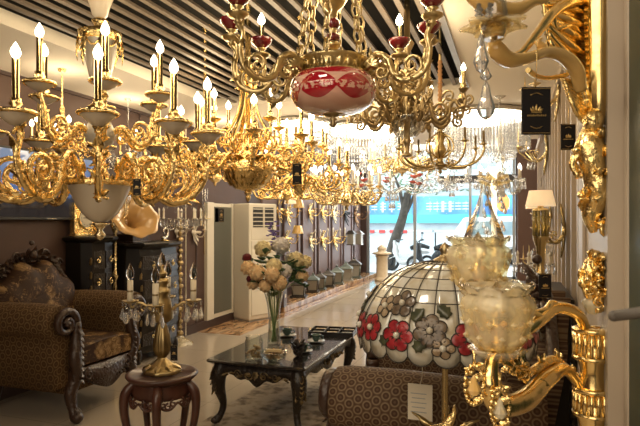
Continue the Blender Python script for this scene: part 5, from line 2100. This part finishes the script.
T = Tier(arm, CUTG, (.25, 1.54), (.07, .011, .02), IVORYD, (.05, .02), CUTG, None, (.05, .014), FILAMENT, 6, GLASS, .07)
T.make(t, ring(8, 10))
m = MB()
for k in range(10):
    a = k * 2 * pi / 10
    P = cat([(.03 * cos(a), .03 * sin(a), 1.55), (.10 * cos(a), .10 * sin(a), 1.72), (.16 * cos(a), .16 * sin(a), 1.74), (.19 * cos(a), .19 * sin(a), 1.66)], 5)
    for q in P[::2]:
        m.bead(tuple(q), .012)
tag(m.build('bead_plumes', GLASS, t), None, None, None, 'stuff')

# ------------------------------------------------------------------ things on the coffee table
TZ_ = .50
def ontable(px, py):
    p = floor_at(px, py, TZ_)
    return V((p.x, p.y, TZ_))


vp = ontable(274, 345)
t = thing('vase', 'tall clear glass vase with flower stems in water on the coffee table', 'vase', vp)
m = MB().lathe([(.001, 0), (.052, 0), (.055, .02), (.048, .10), (.045, .20), (.055, .32), (.078, .42), (.085, .44), (.080, .44), (.052, .32), (.041, .2), (.044, .10), (.048, .03), (.001, .02)], 24, flute=.02, fn=8)
m.build('glass_body', VGLASS, t)
MB().lathe([(.001, .022), (.043, .03), (.041, .10), (.039, .2), (.001, .2)], 18).build('water', thin_glass('water_clear', (.93, .95, .90), .12), t)
m = MB()
for k in range(11):
    a = k * 2.4
    m.tube(cat([(.02 * cos(a + 2), .02 * sin(a + 2), .03), (.02 * cos(a), .02 * sin(a), .22), (.055 * cos(a), .055 * sin(a), .42), (.09 * cos(a), .09 * sin(a), .52)], 4), .0035, 5)
m.build('green_stems', STEMG, t)


def bloom(mm, r, seed):
    rn = random.Random(seed)
    m = MB()
    m.ball((0, 0, 0), r * .80, 12, 10)
    for ringk, (ph, n, L, w) in enumerate(((.25, 5, .55, .30), (.75, 7, .65, .34), (1.25, 8, .72, .36), (1.75, 9, .72, .34), (2.2, 7, .6, .3))):
        for k in range(n):
            a = 2 * pi * (k + .5 * (ringk % 2)) / n + rn.uniform(-.1, .1)
            d = V((sin(ph) * cos(a), sin(ph) * sin(a), cos(ph)))
            tdir = V((cos(ph) * cos(a), cos(ph) * sin(a), -sin(ph)))
            m.leaf(d * r * .70 + tdir * r * .30, d * .35 - tdir, d, r * L, r * w * 1.25, -.22, n=4)
    return m


flowers = [  # px, py, d, material, size px radius, words
    (263, 249, 4.5, CREAMF, 9, 'cream bloom at the top left of the bouquet, against the air conditioner'),
    (281, 246, 4.62, LILACW, 9.5, 'palest bloom near the top of the bouquet, tinged with lilac'),
    (248, 268, 4.45, PEACH, 8, 'peach bloom at the far left of the bouquet'),
    (257, 273, 4.35, PEACH, 9, 'peach bloom second from the left, lower edge of the bouquet'),
    (274, 266, 4.4, CREAMF, 8.5, 'cream bloom in the middle of the bouquet'),
    (272, 275, 4.3, PEACH, 8.5, 'peach bloom at the centre bottom of the bouquet'),
    (285, 271, 4.45, LILACW, 7.5, 'small pale bloom right of the bouquet centre'),
    (279, 283, 4.36, PEACH, 8.5, 'lowest peach bloom at the right, just over the vase mouth'),
    (253, 284, 4.42, PEACH, 6.5, 'small peach bloom at the lower left of the bouquet'),
    (265, 286, 4.34, PEACH, 7, 'peach bloom lowest of all, just above the vase stems'),
    (296, 260, 4.7, CREAMF, 9, 'cream bloom at the upper right of the bouquet'),
    (305, 262, 4.75, CREAMF, 7.5, 'rightmost cream bloom of the bouquet'),
    (302, 276, 4.66, PEACH, 7, 'peach bloom at the lower right of the bouquet'),
    (247, 258, 4.5, REDF, 5, 'dark red bloom at the upper left of the bouquet'),
    (250, 279, 4.4, REDF, 4, 'small dark red bud at the left lower edge of the bouquet'),
    (290, 258, 4.8, LILACW, 6, 'small pale bloom behind the cream one at the right'),
]
mouth = vp + V((0, 0, .45))
for i, (px, py, d, mm, rp, lab) in enumerate(flowers):
    c = at(px, py, d)
    r = rp / FPX * d
    f = thing('cut_flower', lab, 'flower', c, 0, 'blooms in the glass vase')
    o = bloom(mm, r, i).build('petals', mm, f)
    o.rotation_euler = (R(50 + 10 * (i % 3)), R(8 * (i % 5) - 16), TH)
    rel = mouth - c
    m = MB().tube(cat([(0, 0, -r * .3), rel * .45 + V((0, 0, -.03)), rel + V((.03 * cos(i), .03 * sin(i), -.05))], 4), .0035, 5)
    m.build('stem', STEMG, f)
    m = MB()
    rn = random.Random(i)
    for k in range(4):
        a = rn.uniform(0, 6.3)
        m.leaf(rel * (.12 + .1 * k), (cos(a), sin(a), rn.uniform(-.5, .5)), (0, 0, 1), r * 1.5, r * .5, .3, n=5)
    m.build('leaves', LEAFG, f)
f = thing('purple_spray', 'purple flower spray rising above the bouquet beside the air conditioner', 'flower', at(276, 240, 4.8))
m, m2 = MB(), MB()
rn = random.Random(9)
for (px, py, n) in ((273, 232, 16), (277, 240, 12), (283, 244, 10), (271, 226, 6), (274, 248, 8)):
    c = at(px, py, 4.8) - f.location
    for k in range(n):
        p = c + V((rn.gauss(0, .022), rn.gauss(0, .02), rn.gauss(0, .025)))
        for e in range(4):
            a = e * 1.57 + k
            m.leaf(p, (cos(a), sin(a), .3), (0, 0, 1), .024, .010, .3, n=3)
m.build('petals', PURPLE, f)
c = at(286, 246, 4.78) - f.location
for k in range(5):
    a = k * 1.26
    m2.leaf(c, (cos(a), -.4, sin(a)), (0, -1, 0), .045, .016, .2, n=4)
m2.build('white_petals', WHITEP, f)
MB().tube(cat([at(272, 226, 4.8) - f.location, at(276, 245, 4.8) - f.location, at(278, 262, 4.72) - f.location, mouth + V((0, 0, -.06)) - f.location], 5), .004, 5).build('stem', STEMG, f)
f = thing('green_sprig', 'small leafy green sprig at the right of the bouquet', 'foliage', at(292, 284, 4.55))
m = MB()
for k in range(26):
    a = k * 2.4
    m.leaf(at(288 + (k * 7) % 18, 262 + (k * 5) % 26, 4.62 + .01 * (k % 5)) - f.location, (cos(a), sin(a), .2), (0, 0, 1), .07, .02, .3, n=4)
m.tube(cat([(0, 0, .06), (-.06, 0, -.03), mouth + V((0, 0, -.05)) - f.location], 4), .004, 5)
m.build('leaves', LEAFG, f)

p = ontable(254, 360)
t = thing('glass_jar', 'clear glass jar with wrapped sweets at the left of the coffee table', 'jar', p)
MB().lathe([(.001, 0), (.060, 0), (.064, .01), (.064, .14), (.056, .16), (.062, .175), (.058, .175), (.052, .16), (.060, .14), (.060, .012), (.001, .01)], 22, flute=.02, fn=12).build('glass_body', VGLASS, t)
m = MB()
rn = random.Random(2)
for k in range(22):
    m.ball((rn.uniform(-.038, .038), rn.uniform(-.038, .038), .02 + .0035 * k), (.016, .012, .010), 7, 5)
tag(m.build('sweets', FOOD, t), None, None, None, 'stuff')
p = ontable(274, 362)
t = thing('glass_bowl', 'round glass bowl of snacks in front of the flower vase', 'bowl', p)
MB().lathe([(.001, 0), (.045, 0), (.05, .01), (.085, .04), (.10, .075), (.096, .078), (.08, .045), (.045, .014), (.001, .012)], 28, flute=.03, fn=10).build('glass_body', VGLASS, t)
m = MB()
for k in range(40):
    rr, a = .07 * rn.random() ** .5, rn.uniform(0, 6.3)
    m.ball((rr * cos(a), rr * sin(a), .028 + .03 * rn.random() + rr * .2), (.016, .012, .010), 7, 5)
tag(m.build('snacks', FOOD, t), None, None, None, 'stuff')
MB().bx(-.05, .05, -.015, .015, .075, .09, M4.Rotation(.2, 4, 'Z')).build('wafer', mat('wafer_biscuit', (.62, .48, .26), .7), t)


def teacup(px, py, label, s=1.0):
    p = ontable(px, py)
    MB().lathe([(.001, .003), (.035 * s, 0), (.045 * s, .004), (.075 * s, .014), (.075 * s, .017), (.04 * s, .008), (.001, .008)], 26).build('saucer', PORC, None, loc=p)
    tag(COL.objects[-1], 'pale saucer under ' + label, 'saucer')
    c = thing('teacup', label, 'cup', (p.x, p.y, p.z + .008))
    MB().lathe([(.001, 0), (.022 * s, 0), (.024 * s, .006), (.036 * s, .025), (.042 * s, .05), (.043 * s, .056), (.040 * s, .055), (.033 * s, .026), (.001, .01)], 24).build('cup_body', TEAG, c)
    MB().tube(cat([(.036 * s, 0, .048), (.062 * s, 0, .045), (.060 * s, 0, .025), (.032 * s, 0, .018)], 5), .005, 6).build('handle', TEAG, c)


teacup(316, 342, 'dark green teacup nearest the black tray')
teacup(287, 336, 'dark green teacup behind the vase, left of the other cups', 1.1)
teacup(304, 352, 'dark green teacup nearest the table front, by the wrapped bundle', .9)
p = ontable(298, 356)
t = thing('wrapped_bundle', 'dark crinkled wrapped bundle between snack bowl and teacups', 'bundle', p)
m = MB()
for k in range(18):
    a = k * 2.4
    m.leaf((.015 * cos(a), .015 * sin(a), .02 + .004 * k), (cos(a), sin(a), .5), (0, 0, 1), .06, .02, .4, n=4)
m.ball((0, 0, .035), (.04, .035, .035), 9)
m.build('wrapping', BWOODC, t)
MB().leaf((0, -.03, .01), (.4, -1, .1), (0, 0, 1), .05, .008, .1).ball((.0, -.02, .05), .012).build('foil_knot', SILVER, t)
pc = (ontable(330, 333))
t = thing('display_tray', 'black display tray of patterned samples at the far end of the coffee table', 'tray', (pc.x + .03, pc.y, TZ_), R(8))
m = MB()
m.bx(-.20, .20, -.14, .14, 0, .008)
for (x0, x1, y0, y1) in ((-.20, .20, -.14, -.13), (-.20, .20, .13, .14), (-.20, -.19, -.13, .13), (.19, .20, -.13, .13), (-.07, -.06, -.13, .13), (.06, .07, -.13, .13), (-.19, .19, -.005, .005)):
    m.bx(x0, x1, y0, y1, .008, .035)
m.build('tray_frame', BWOOD, t)
for i in range(3):
    for j in range(2):
        x, y = -.13 + .13 * i, -.068 + .135 * j
        MB().bx(x - .045, x + .045, y - .045, y + .045, .008, .022).ball((x, y, .022), (.028, .02, .008), 8, 5).build('sample', FOOD if (i + j) % 2 else mat('patterned_tile', (.30, .26, .18), .4, vary=(50, (.08, .07, .05))), t)

# ------------------------------------------------------------------ left wall: sconces, lanterns
def wall_sconce(y, z, label, n=2, m_=GILT, tube_=IVORYD, bulb=BULBW, s=1.0, x=WL + .055, shade=None, drops=0, dirx=1, group=None):
    t = thing('wall_sconce', label, 'wall lamp', (x, y, z), 0 if dirx > 0 else pi, group)
    m = MB()
    m.lathe([(.001, 0), (.045 * s, 0), (.05 * s, .01), (.03 * s, .02), (.001, .03)], 16, M4.Rotation(R(90), 4, 'Y'))
    for k in range(6):
        a = k * pi / 3
        m.leaf((.015, .02 * s * cos(a), .03 * s * sin(a)), (.1, cos(a), 1.6 * sin(a)), (1, 0, 0), .10 * s, .022 * s, .3, n=4)
    m.leaf((.015, 0, -.05 * s), (.1, 0, -1), (1, 0, 0), .12 * s, .02 * s, .3, n=4)
    m.build('wall_plate', m_, t)
    for k in range(n):
        a = (k - (n - 1) / 2) * (1.5 if n > 1 else 0)
        m = arm_mesh([(.01, 0), (.06 * s, -.05 * s), (.12 * s, -.05 * s), (.16 * s, .0), (.16 * s, .03 * s)], [.009, .008, .006], [(.08 * s, 0, .025 * s, 1.2, .005, R(-90), 1)], 3, .03)
        arm = m.build('arm', m_, t)
        arm.rotation_euler = (0, 0, a)
        MB().lathe([(.008, -.01), (.035 * s, .0), (.037 * s, .006), (.01, .0)], 14).build('drip_pan', m_, arm, loc=(.16 * s, 0, .03 * s))
        if shade:
            MB().lathe([(.075 * s, 0), (.05 * s, .10 * s), (.048 * s, .10 * s), (.072 * s, 0)], 20, flute=.03, fn=10).build('lamp_shade', shade, arm, loc=(.16 * s, 0, .07 * s))
            MB().lathe([(.010, 0), (.010, .06 * s)], 8).build('lamp_holder', m_, arm, loc=(.16 * s, 0, .03 * s))
        else:
            MB().lathe([(.010, 0), (.010, .07 * s), (.001, .07 * s)], 10).build('candle_tube', tube_, arm, loc=(.16 * s, 0, .035 * s))
            flame_bulb(.05 * s, .013 * s, 8).build('bulb', bulb, arm, loc=(.16 * s, 0, .035 * s + .07 * s))
        if drops:
            m = MB()
            for e in range(5):
                b2 = e * 1.256
                m.drop((.033 * s * cos(b2), .033 * s * sin(b2), -.002), .010 * s, .06 * s)
            m.build('crystal_drops', GLASS, arm, loc=(.16 * s, 0, .03 * s))
    return t


# rows on the mauve panels; pixel columns give the wall position
def wy(px, X=WL + .055):
    a = math.atan((px - 320) / FPX) - TH
    return X / math.tan(a)


DIMB = mat('unlit_bulb', (.8, .75, .66), .2)
wall_sconce(wy(278), 1.72, 'first upper gilt sconce on the mauve panels, with a pale pleated shade', 1, GILT, s=1.5, shade=SHADEF)
wall_sconce(wy(287, WL + .06), 1.66, 'upper amber glass sconce right of the pale shaded one', 1, GILT, s=1.5, shade=AMBER)
wall_sconce(wy(286), 1.18, 'lower amber glass sconce just above the bouquet', 1, GILT, s=1.5, shade=AMBER)
row = [(309, 1.72, 'upper gilt sconce on the second wide mauve panel', GILT, 2, 1.6), (322, 1.73, 'upper gilt sconce on the third mauve panel', GILT, 2, 1.6), (333, 1.72, 'upper pale gold sconce on the fourth mauve panel', PALEGOLD, 3, 1.7), (345, 1.72, 'upper dark metal sconce on the fifth mauve panel', BLACKM, 1, 2.0), (355, 1.70, 'upper copper sconce nearest the shop window', COPPER, 1, 2.2),
       (310, 1.12, 'lower crystal-hung sconce on the second wide mauve panel', PALEGOLD, 2, 1.5), (322, 1.12, 'lower gilt sconce on the third mauve panel', GILT, 2, 1.7), (334, 1.10, 'lower gilt sconce on the fourth mauve panel', GILT, 2, 1.8)]
for (px, z, lab, mm, n, s) in row:
    wall_sconce(wy(px), z, lab, n, mm, IVORYD, DIMB, s)
wall_sconce(6.45, 1.36, 'small pale ivory sconce on the brown wall left of the mirror', 1, IVORYD, IVORYD, DIMB, 1.1, WL)
wall_sconce(6.05, 1.38, 'small pale ivory sconce behind the beaded crystal stem', 1, IVORYD, IVORYD, DIMB, 1.0, WL)
t = thing('wall_chime_lamp', 'hanging lamp of clear glass rods on the brown wall left of the mirror', 'wall lamp', (WL, 6.62, 1.5))
m = MB()
for k in range(7):
    m.tube([(.06 + .04 * cos(k), .04 * sin(k * .9) + .016 * (k - 3), .06), (.06 + .04 * cos(k), .04 * sin(k * .9) + .016 * (k - 3), .46)], .007, 6)
m.build('glass_rods', CUTG, t)
MB().bx(0, .12, -.07, .07, .04, .06).tube([(.06, 0, .05), (.06, 0, -.45)], .006, 6).bx(0, .02, -.03, .03, -.05, .06).build('bracket', PALEGOLD, t)
black_tag(0, 0, 1, .16, .20, 'black tag hung on the tall wall mirror', rz=R(90), string=.04, c=V((WL + .062, wy(221, WL + .06), 1.60)))

# lanterns on the ledge along the left wall
struct(MB().bx(WL + .02, WL + .52, 8.35, YW - .15, 0.006, .10).build('trim_10', STRIP, bevel=.01))


def lantern(px, h, w, roof, wall_, pane, label, yoff=0):
    X = WL + .30
    y = wy(px, X)
    t = thing('lantern', label, 'lantern', (X, y, .10), R(12))
    MB().bx(-w / 2, w / 2, -w / 2, w / 2, 0, .03).bx(-w * .4, w * .4, -w * .4, w * .4, .03, .05).build('base', wall_, t)
    m = MB()
    for sx in (-1, 1):
        for sy in (-1, 1):
            m.tube([(sx * w * .36, sy * w * .36, .05), (sx * w * .42, sy * w * .42, h * .62)], .012, 6)
    m.grid([[V((x_, y_, h * .62 + dz)) for x_, y_ in ((-w * .46, -w * .46), (w * .46, -w * .46), (w * .46, w * .46), (-w * .46, w * .46))] for dz in (0, .02)], True, False, True)
    m.build('frame', wall_, t)
    m = MB()
    m.grid([[V((c * w * k, s * w * k, z)) for c, s in ((-1, -1), (1, -1), (1, 1), (-1, 1))] for k, z in ((.33, .05), (.40, h * .62))], True, False, False)
    m.build('pane', pane, t)
    m = MB()
    m.grid([[V((c * w * k, s * w * k, z)) for c, s in ((-1, -1), (1, -1), (1, 1), (-1, 1))] for k, z in ((.48, h * .64), (.50, h * .66), (.40, h * .74), (.16, h * .86), (.12, h * .92))], True, False, True)
    m.ball((0, 0, h * .97), w * .08)
    m.build('roof', roof, t)
    return t


LS = .86
lans = [(299, .42, .34, LANT, LANT, LANTP, 'first dark lantern on the ledge, right behind the bouquet'),
        (313, .44, .30, LANTG, LANT, LANTP, 'second lantern on the ledge, with a grey-green roof'),
        (320, .44, .30, LANT, LANTG, LANTP, 'third lantern on the ledge, narrow and dark roofed'),
        (328, .46, .36, LANT, LANT, LANTP, 'fourth lantern on the ledge, with a broad dark roof'),
        (337, .48, .36, LANTG, LANTG, LANTP, 'fifth lantern on the ledge, pale green roof'),
        (346, .52, .40, LANTG, LANTP, LANTP, 'sixth lantern on the ledge, pale with a wide green roof'),
        (354, .60, .44, LANT, LANTG, LANTP, 'largest dark-roofed lantern at the window end of the ledge')]
for a in lans:
    lantern(a[0], a[1] * LS, a[2] * LS, *a[3:])
for (px, py, w, h, lab) in ((269, 333 - 24, .22, .30, 'small brown box on the floor behind the vase'), ):
    X = WL + .42
    t = thing('box', lab, 'box', (X, wy(279, X), .10), R(10))
    MB().bx(-w / 2, w / 2, -w / 2, w / 2, 0, h).build('carton', DWOOD, t, bevel=.006)
    MB().bx(w / 2, w / 2 + .004, -.03, .03, h * .5, h * .7).build('label', PAPER, t)
# hanging square lantern sconces near the window
for (px, z, mm, pm, lab) in ((345, 1.10, LANT, LANTP, 'square frosted wall lantern in the lower row'), (353, 1.08, SILVER, LANTP, 'silver wall lantern beside the dark window column')):
    t = thing('wall_lantern', lab, 'wall lamp', (WL + .06, wy(px), z))
    m = MB().bx(0, .02, -.05, .05, -.1, .1).tube(cat([(0, 0, .05), (.10, 0, .18), (.16, 0, .14)], 4), .010, 6)
    m.build('bracket', mm, t)
    MB().bx(.08, .24, -.10, .10, -.16, .10).build('pane', pm, t)
    m = MB()
    m.grid([[V((.16 + c * k, s * k, zz)) for c, s in ((-1, -1), (1, -1), (1, 1), (-1, 1))] for k, zz in ((.12, .10), (.04, .19))], True, False, True)
    m.bx(.07, .25, -.11, .11, -.18, -.16)
    m.build('cap_and_base', mm, t)

# ------------------------------------------------------------------ right wall: brass candelabra sconces, shade, dark furniture
def wyr(px, X=WR - .03):
    a = math.atan((px - 320) / FPX) - TH
    return X / math.tan(a)


def big_sconce(px, py, lab, mm, n=3, s=1.4, spikes=True, shade=None, reach=.22, X=WR - .03):
    y = wyr(px, X)
    d = y * cos(TH) - X * sin(TH)
    z = 1.5 + (HOR - py) / FPX * d
    t = thing('wall_sconce', lab, 'wall lamp', (X, y, z), pi)
    m = MB()
    m.leaf((.01, 0, .0), (.05, 0, 1), (1, 0, 0), .22 * s, .04 * s, .1).leaf((.01, 0, 0), (.05, 0, -1), (1, 0, 0), .20 * s, .035 * s, .1)
    m.ball((.015, 0, 0), (.02, .04 * s, .05 * s))
    m.build('wall_plate', mm, t)
    for k in range(n):
        a = (k - (n - 1) / 2) * .75
        m = arm_mesh([(.01, 0), (.06 * s, -.07 * s), (.13 * s, -.08 * s), (.19 * s, -.03 * s), (reach * s, .0), (reach * s, .03 * s)], [.010, .010, .009, .007], [(.11 * s, -.02 * s, .035 * s, 1.3, .006, R(-90), 1)], 3, .035)
        arm = m.build('arm', mm, t)
        arm.rotation_euler = (0, 0, a)
        lo = (reach * s, 0, .03 * s)
        MB().lathe([(.006, -.02), (.02 * s, -.008), (.036 * s, .0), (.038 * s, .006), (.01, .0)], 16).build('drip_pan', mm, arm, loc=lo)
        if shade:
            MB().lathe([(.008, 0), (.008, .11 * s)], 8).build('lamp_holder', CANDLE, arm, loc=lo)
            MB().lathe([(.085 * s, 0), (.055 * s, .11 * s), (.053 * s, .11 * s), (.082 * s, 0)], 24, flute=.03, fn=12).build('lamp_shade', shade, arm, loc=(lo[0], 0, lo[2] + .06 * s))
        else:
            MB().lathe([(.010, 0), (.016, .01), (.007, .02), (.012, .035), (.006, .045), (.010, .06), (.005, .075), (.004, .12 * s), (.001, .15 * s)], 10).build('candle_spike', mm, arm, loc=lo)
    m = MB()
    for k in range(9):
        a = (k - 4) * .22
        rr = .15 * s
        m.bead((rr * cos(a), rr * sin(a), -.09 * s), .008)
        m.drop((rr * cos(a), rr * sin(a), -.10 * s), .012, .07)
    m.build('crystal_drops', GLASS, t)
    return t


big_sconce(566, 232, 'brass candle-spike sconce on the cream wall, nearest the pilaster', BRASSP, 3, 1.0)
big_sconce(552, 216, 'brass sconce with pale pleated shade on the cream wall', BRASSP, 2, .9, shade=SHADEF)
big_sconce(545, 262, 'low brass sconce with many crystal drops on the cream wall', BRASS, 3, 1.2)
big_sconce(560, 92, 'high brass candle sconce beside the largest black tag', PALEGOLD, 3, 1.3)
big_sconce(548, 150, 'brass sconce below the largest black tag on the cream wall', BRASSP, 3, 1.5)
big_sconce(534, 120, 'far brass sconce high on the cream wall behind the tags', PALEGOLD, 3, 1.6)

black_tag(0, 0, 1, .09, .13, 'small black tag hung low on the far part of the cream wall', rz=-R(90), string=.04, c=V((WR - .04, wyr(541, WR - .04), 2.08)))
# crystal and white-gold floor lamps beyond
p = at(494, 222, 4.6)
t = thing('crystal_floor_lamp', 'tall white and gold crystal floor lamp at the right edge of the window', 'lamp', (p.x, p.y, 0))
stem(t, [(.16, 0), (.16, .02), (.06, .05), (.03, .1), (.03, .9), (.07, .95), (.03, 1.0)], PALEGOLD, 'base')
m = MB()
rn = random.Random(11)
for k in range(90):
    z = 1.0 + .9 * rn.random()
    a = rn.uniform(0, 6.28)
    r = .05 + .035 * sin(z * 9) + .01
    m.drop((r * cos(a), r * sin(a), z), .016, .06, 6)
tag(m.build('crystal_column', GLASS, t), None, None, None, 'stuff')
stem(t, [(.02, 1.0), (.02, 1.9), (.05, 1.93), (.02, 1.96)], mat('warm_lit_tube', (1, .9, .7), .4, emis=((1, .82, .55), 2.0)), 'lit_core')
m = MB()
for k in range(10):
    a = k * pi / 5
    m.leaf((.03 * cos(a), .03 * sin(a), 1.80 + .05 * (k % 2)), (cos(a), sin(a), .7), (0, 0, -1), .12, .035, .3)
m.build('glass_petals', CHGL, t)
p = V((.17, 4.15, 0))
t = thing('table_lamp', 'brass and yellow crystal lamp with cream shade on the dark sideboard', 'lamp', (p.x, p.y, 1.02))
stem(t, [(.07, 0), (.075, .02), (.03, .05), (.025, .20), (.03, .30), (.05, .36), (.05, .38)], BRASSP, 'base', 20)
m = MB()
for k in range(10):
    a = k * pi / 5
    m.tube([(.045 * cos(a), .045 * sin(a), .38), (.045 * cos(a), .045 * sin(a), .56)], .012, 6)
m.build('crystal_rods', mat('yellow_crystal', (.80, .62, .22), .08, trans=.7, ior=1.5), t)
stem(t, [(.055, .56), (.055, .57), (.02, .58), (.02, .62)], BRASSP, 'collar')
m = MB().lathe([(.100, .59), (.095, .61), (.075, .70), (.073, .70), (.093, .61)], 40, flute=.02, fn=20)
m.build('lamp_shade', SHADEF, t)
# dark sideboard along the right wall
t = thing('sideboard', 'dark sideboard along the cream right wall behind the foreground lamp', 'cabinet', (.17, 4.25, 0))
MB().bx(-.16, .16, -.5, .5, .06, .99).build('body', BWOOD, t, bevel=.01)
MB().bx(-.18, .18, -.53, .53, .99, 1.02).build('sideboard_top', BWOOD, t, bevel=.006)
MB().bx(-.17, .17, -.51, .51, 0, .06).build('plinth', BWOODC, t)
for k in range(2):
    d_ = MB().bx(-.175, -.16, -.48 + k * .49, -.01 + k * .48, .10, .95).build('door', BWOODC, t)
    MB().ball((-.185, -.05 + k * .10, .55), .014).build('knob', PALEGOLD, d_)
# blue-white ceramic vase and candle box by the sideboard
p = at(508, 222, 3.5)
t = thing('crystal_table_lamp', 'clear crystal lamp with dangling drops left of the yellow crystal one', 'lamp', (.15, 4.50, 1.02))
stem(t, [(.05, 0), (.055, .02), (.02, .04), (.03, .1), (.02, .16), (.03, .22), (.015, .28)], CUTG, 'stem')
arm = arm_mesh([(.01, .12), (.06, .08), (.11, .10), (.13, .15)], [.007, .006], [], 0)
T = Tier(arm, CUTG, (.13, .16), (.05, .009, .015), IVORYD, (.035, .012), CUTG, None, (.04, .011), DIMB, 5, GLASS, .045)
T.make(t, ring(5, 10))
# lantern-like orange shop lamp near window right
p = at(503, 203, 9.0)
t = thing('pendant_lantern', 'small orange glass lantern glowing at the right side of the window', 'lamp', p)
MB().lathe([(.06, -.12), (.10, -.06), (.10, .06), (.06, .12)], 8, smooth=False, cap=True).build('glass_body', mat('lit_orange_glass', (.9, .5, .2), .3, emis=((1, .45, .15), 1.2)), t)
MB().lathe([(.07, .12), (.02, .18), (.008, .2), (.008, ZH - p.z)], 10).lathe([(.001, -.16), (.07, -.12)], 10).build('metalwork', BRASS, t)

# pale grey arm lamp standing beside the camera, its arm end just inside the right edge
t = thing('standing_lamp', 'plain grey lamp arm reaching in at the right edge over the pilaster', 'lamp', (.30, .62, 0))
stem(t, [(.12, 0), (.12, .02), (.02, .03), (.012, .06), (.012, 1.42), (.02, 1.43), (.001, 1.45)], GREYP, 'pole', 16)
e0 = at(614, 316, .62) - V((.30, .62, 0))
MB().tube(cat([(0, 0, 1.40), e0 * .5 + V((0, 0, .72)), e0], 5), [.008, .008, .006], 12).ball(e0, (.0065, .0065, .0065)).build('arm', mat('satin_grey', (.10, .085, .07), .6), t)
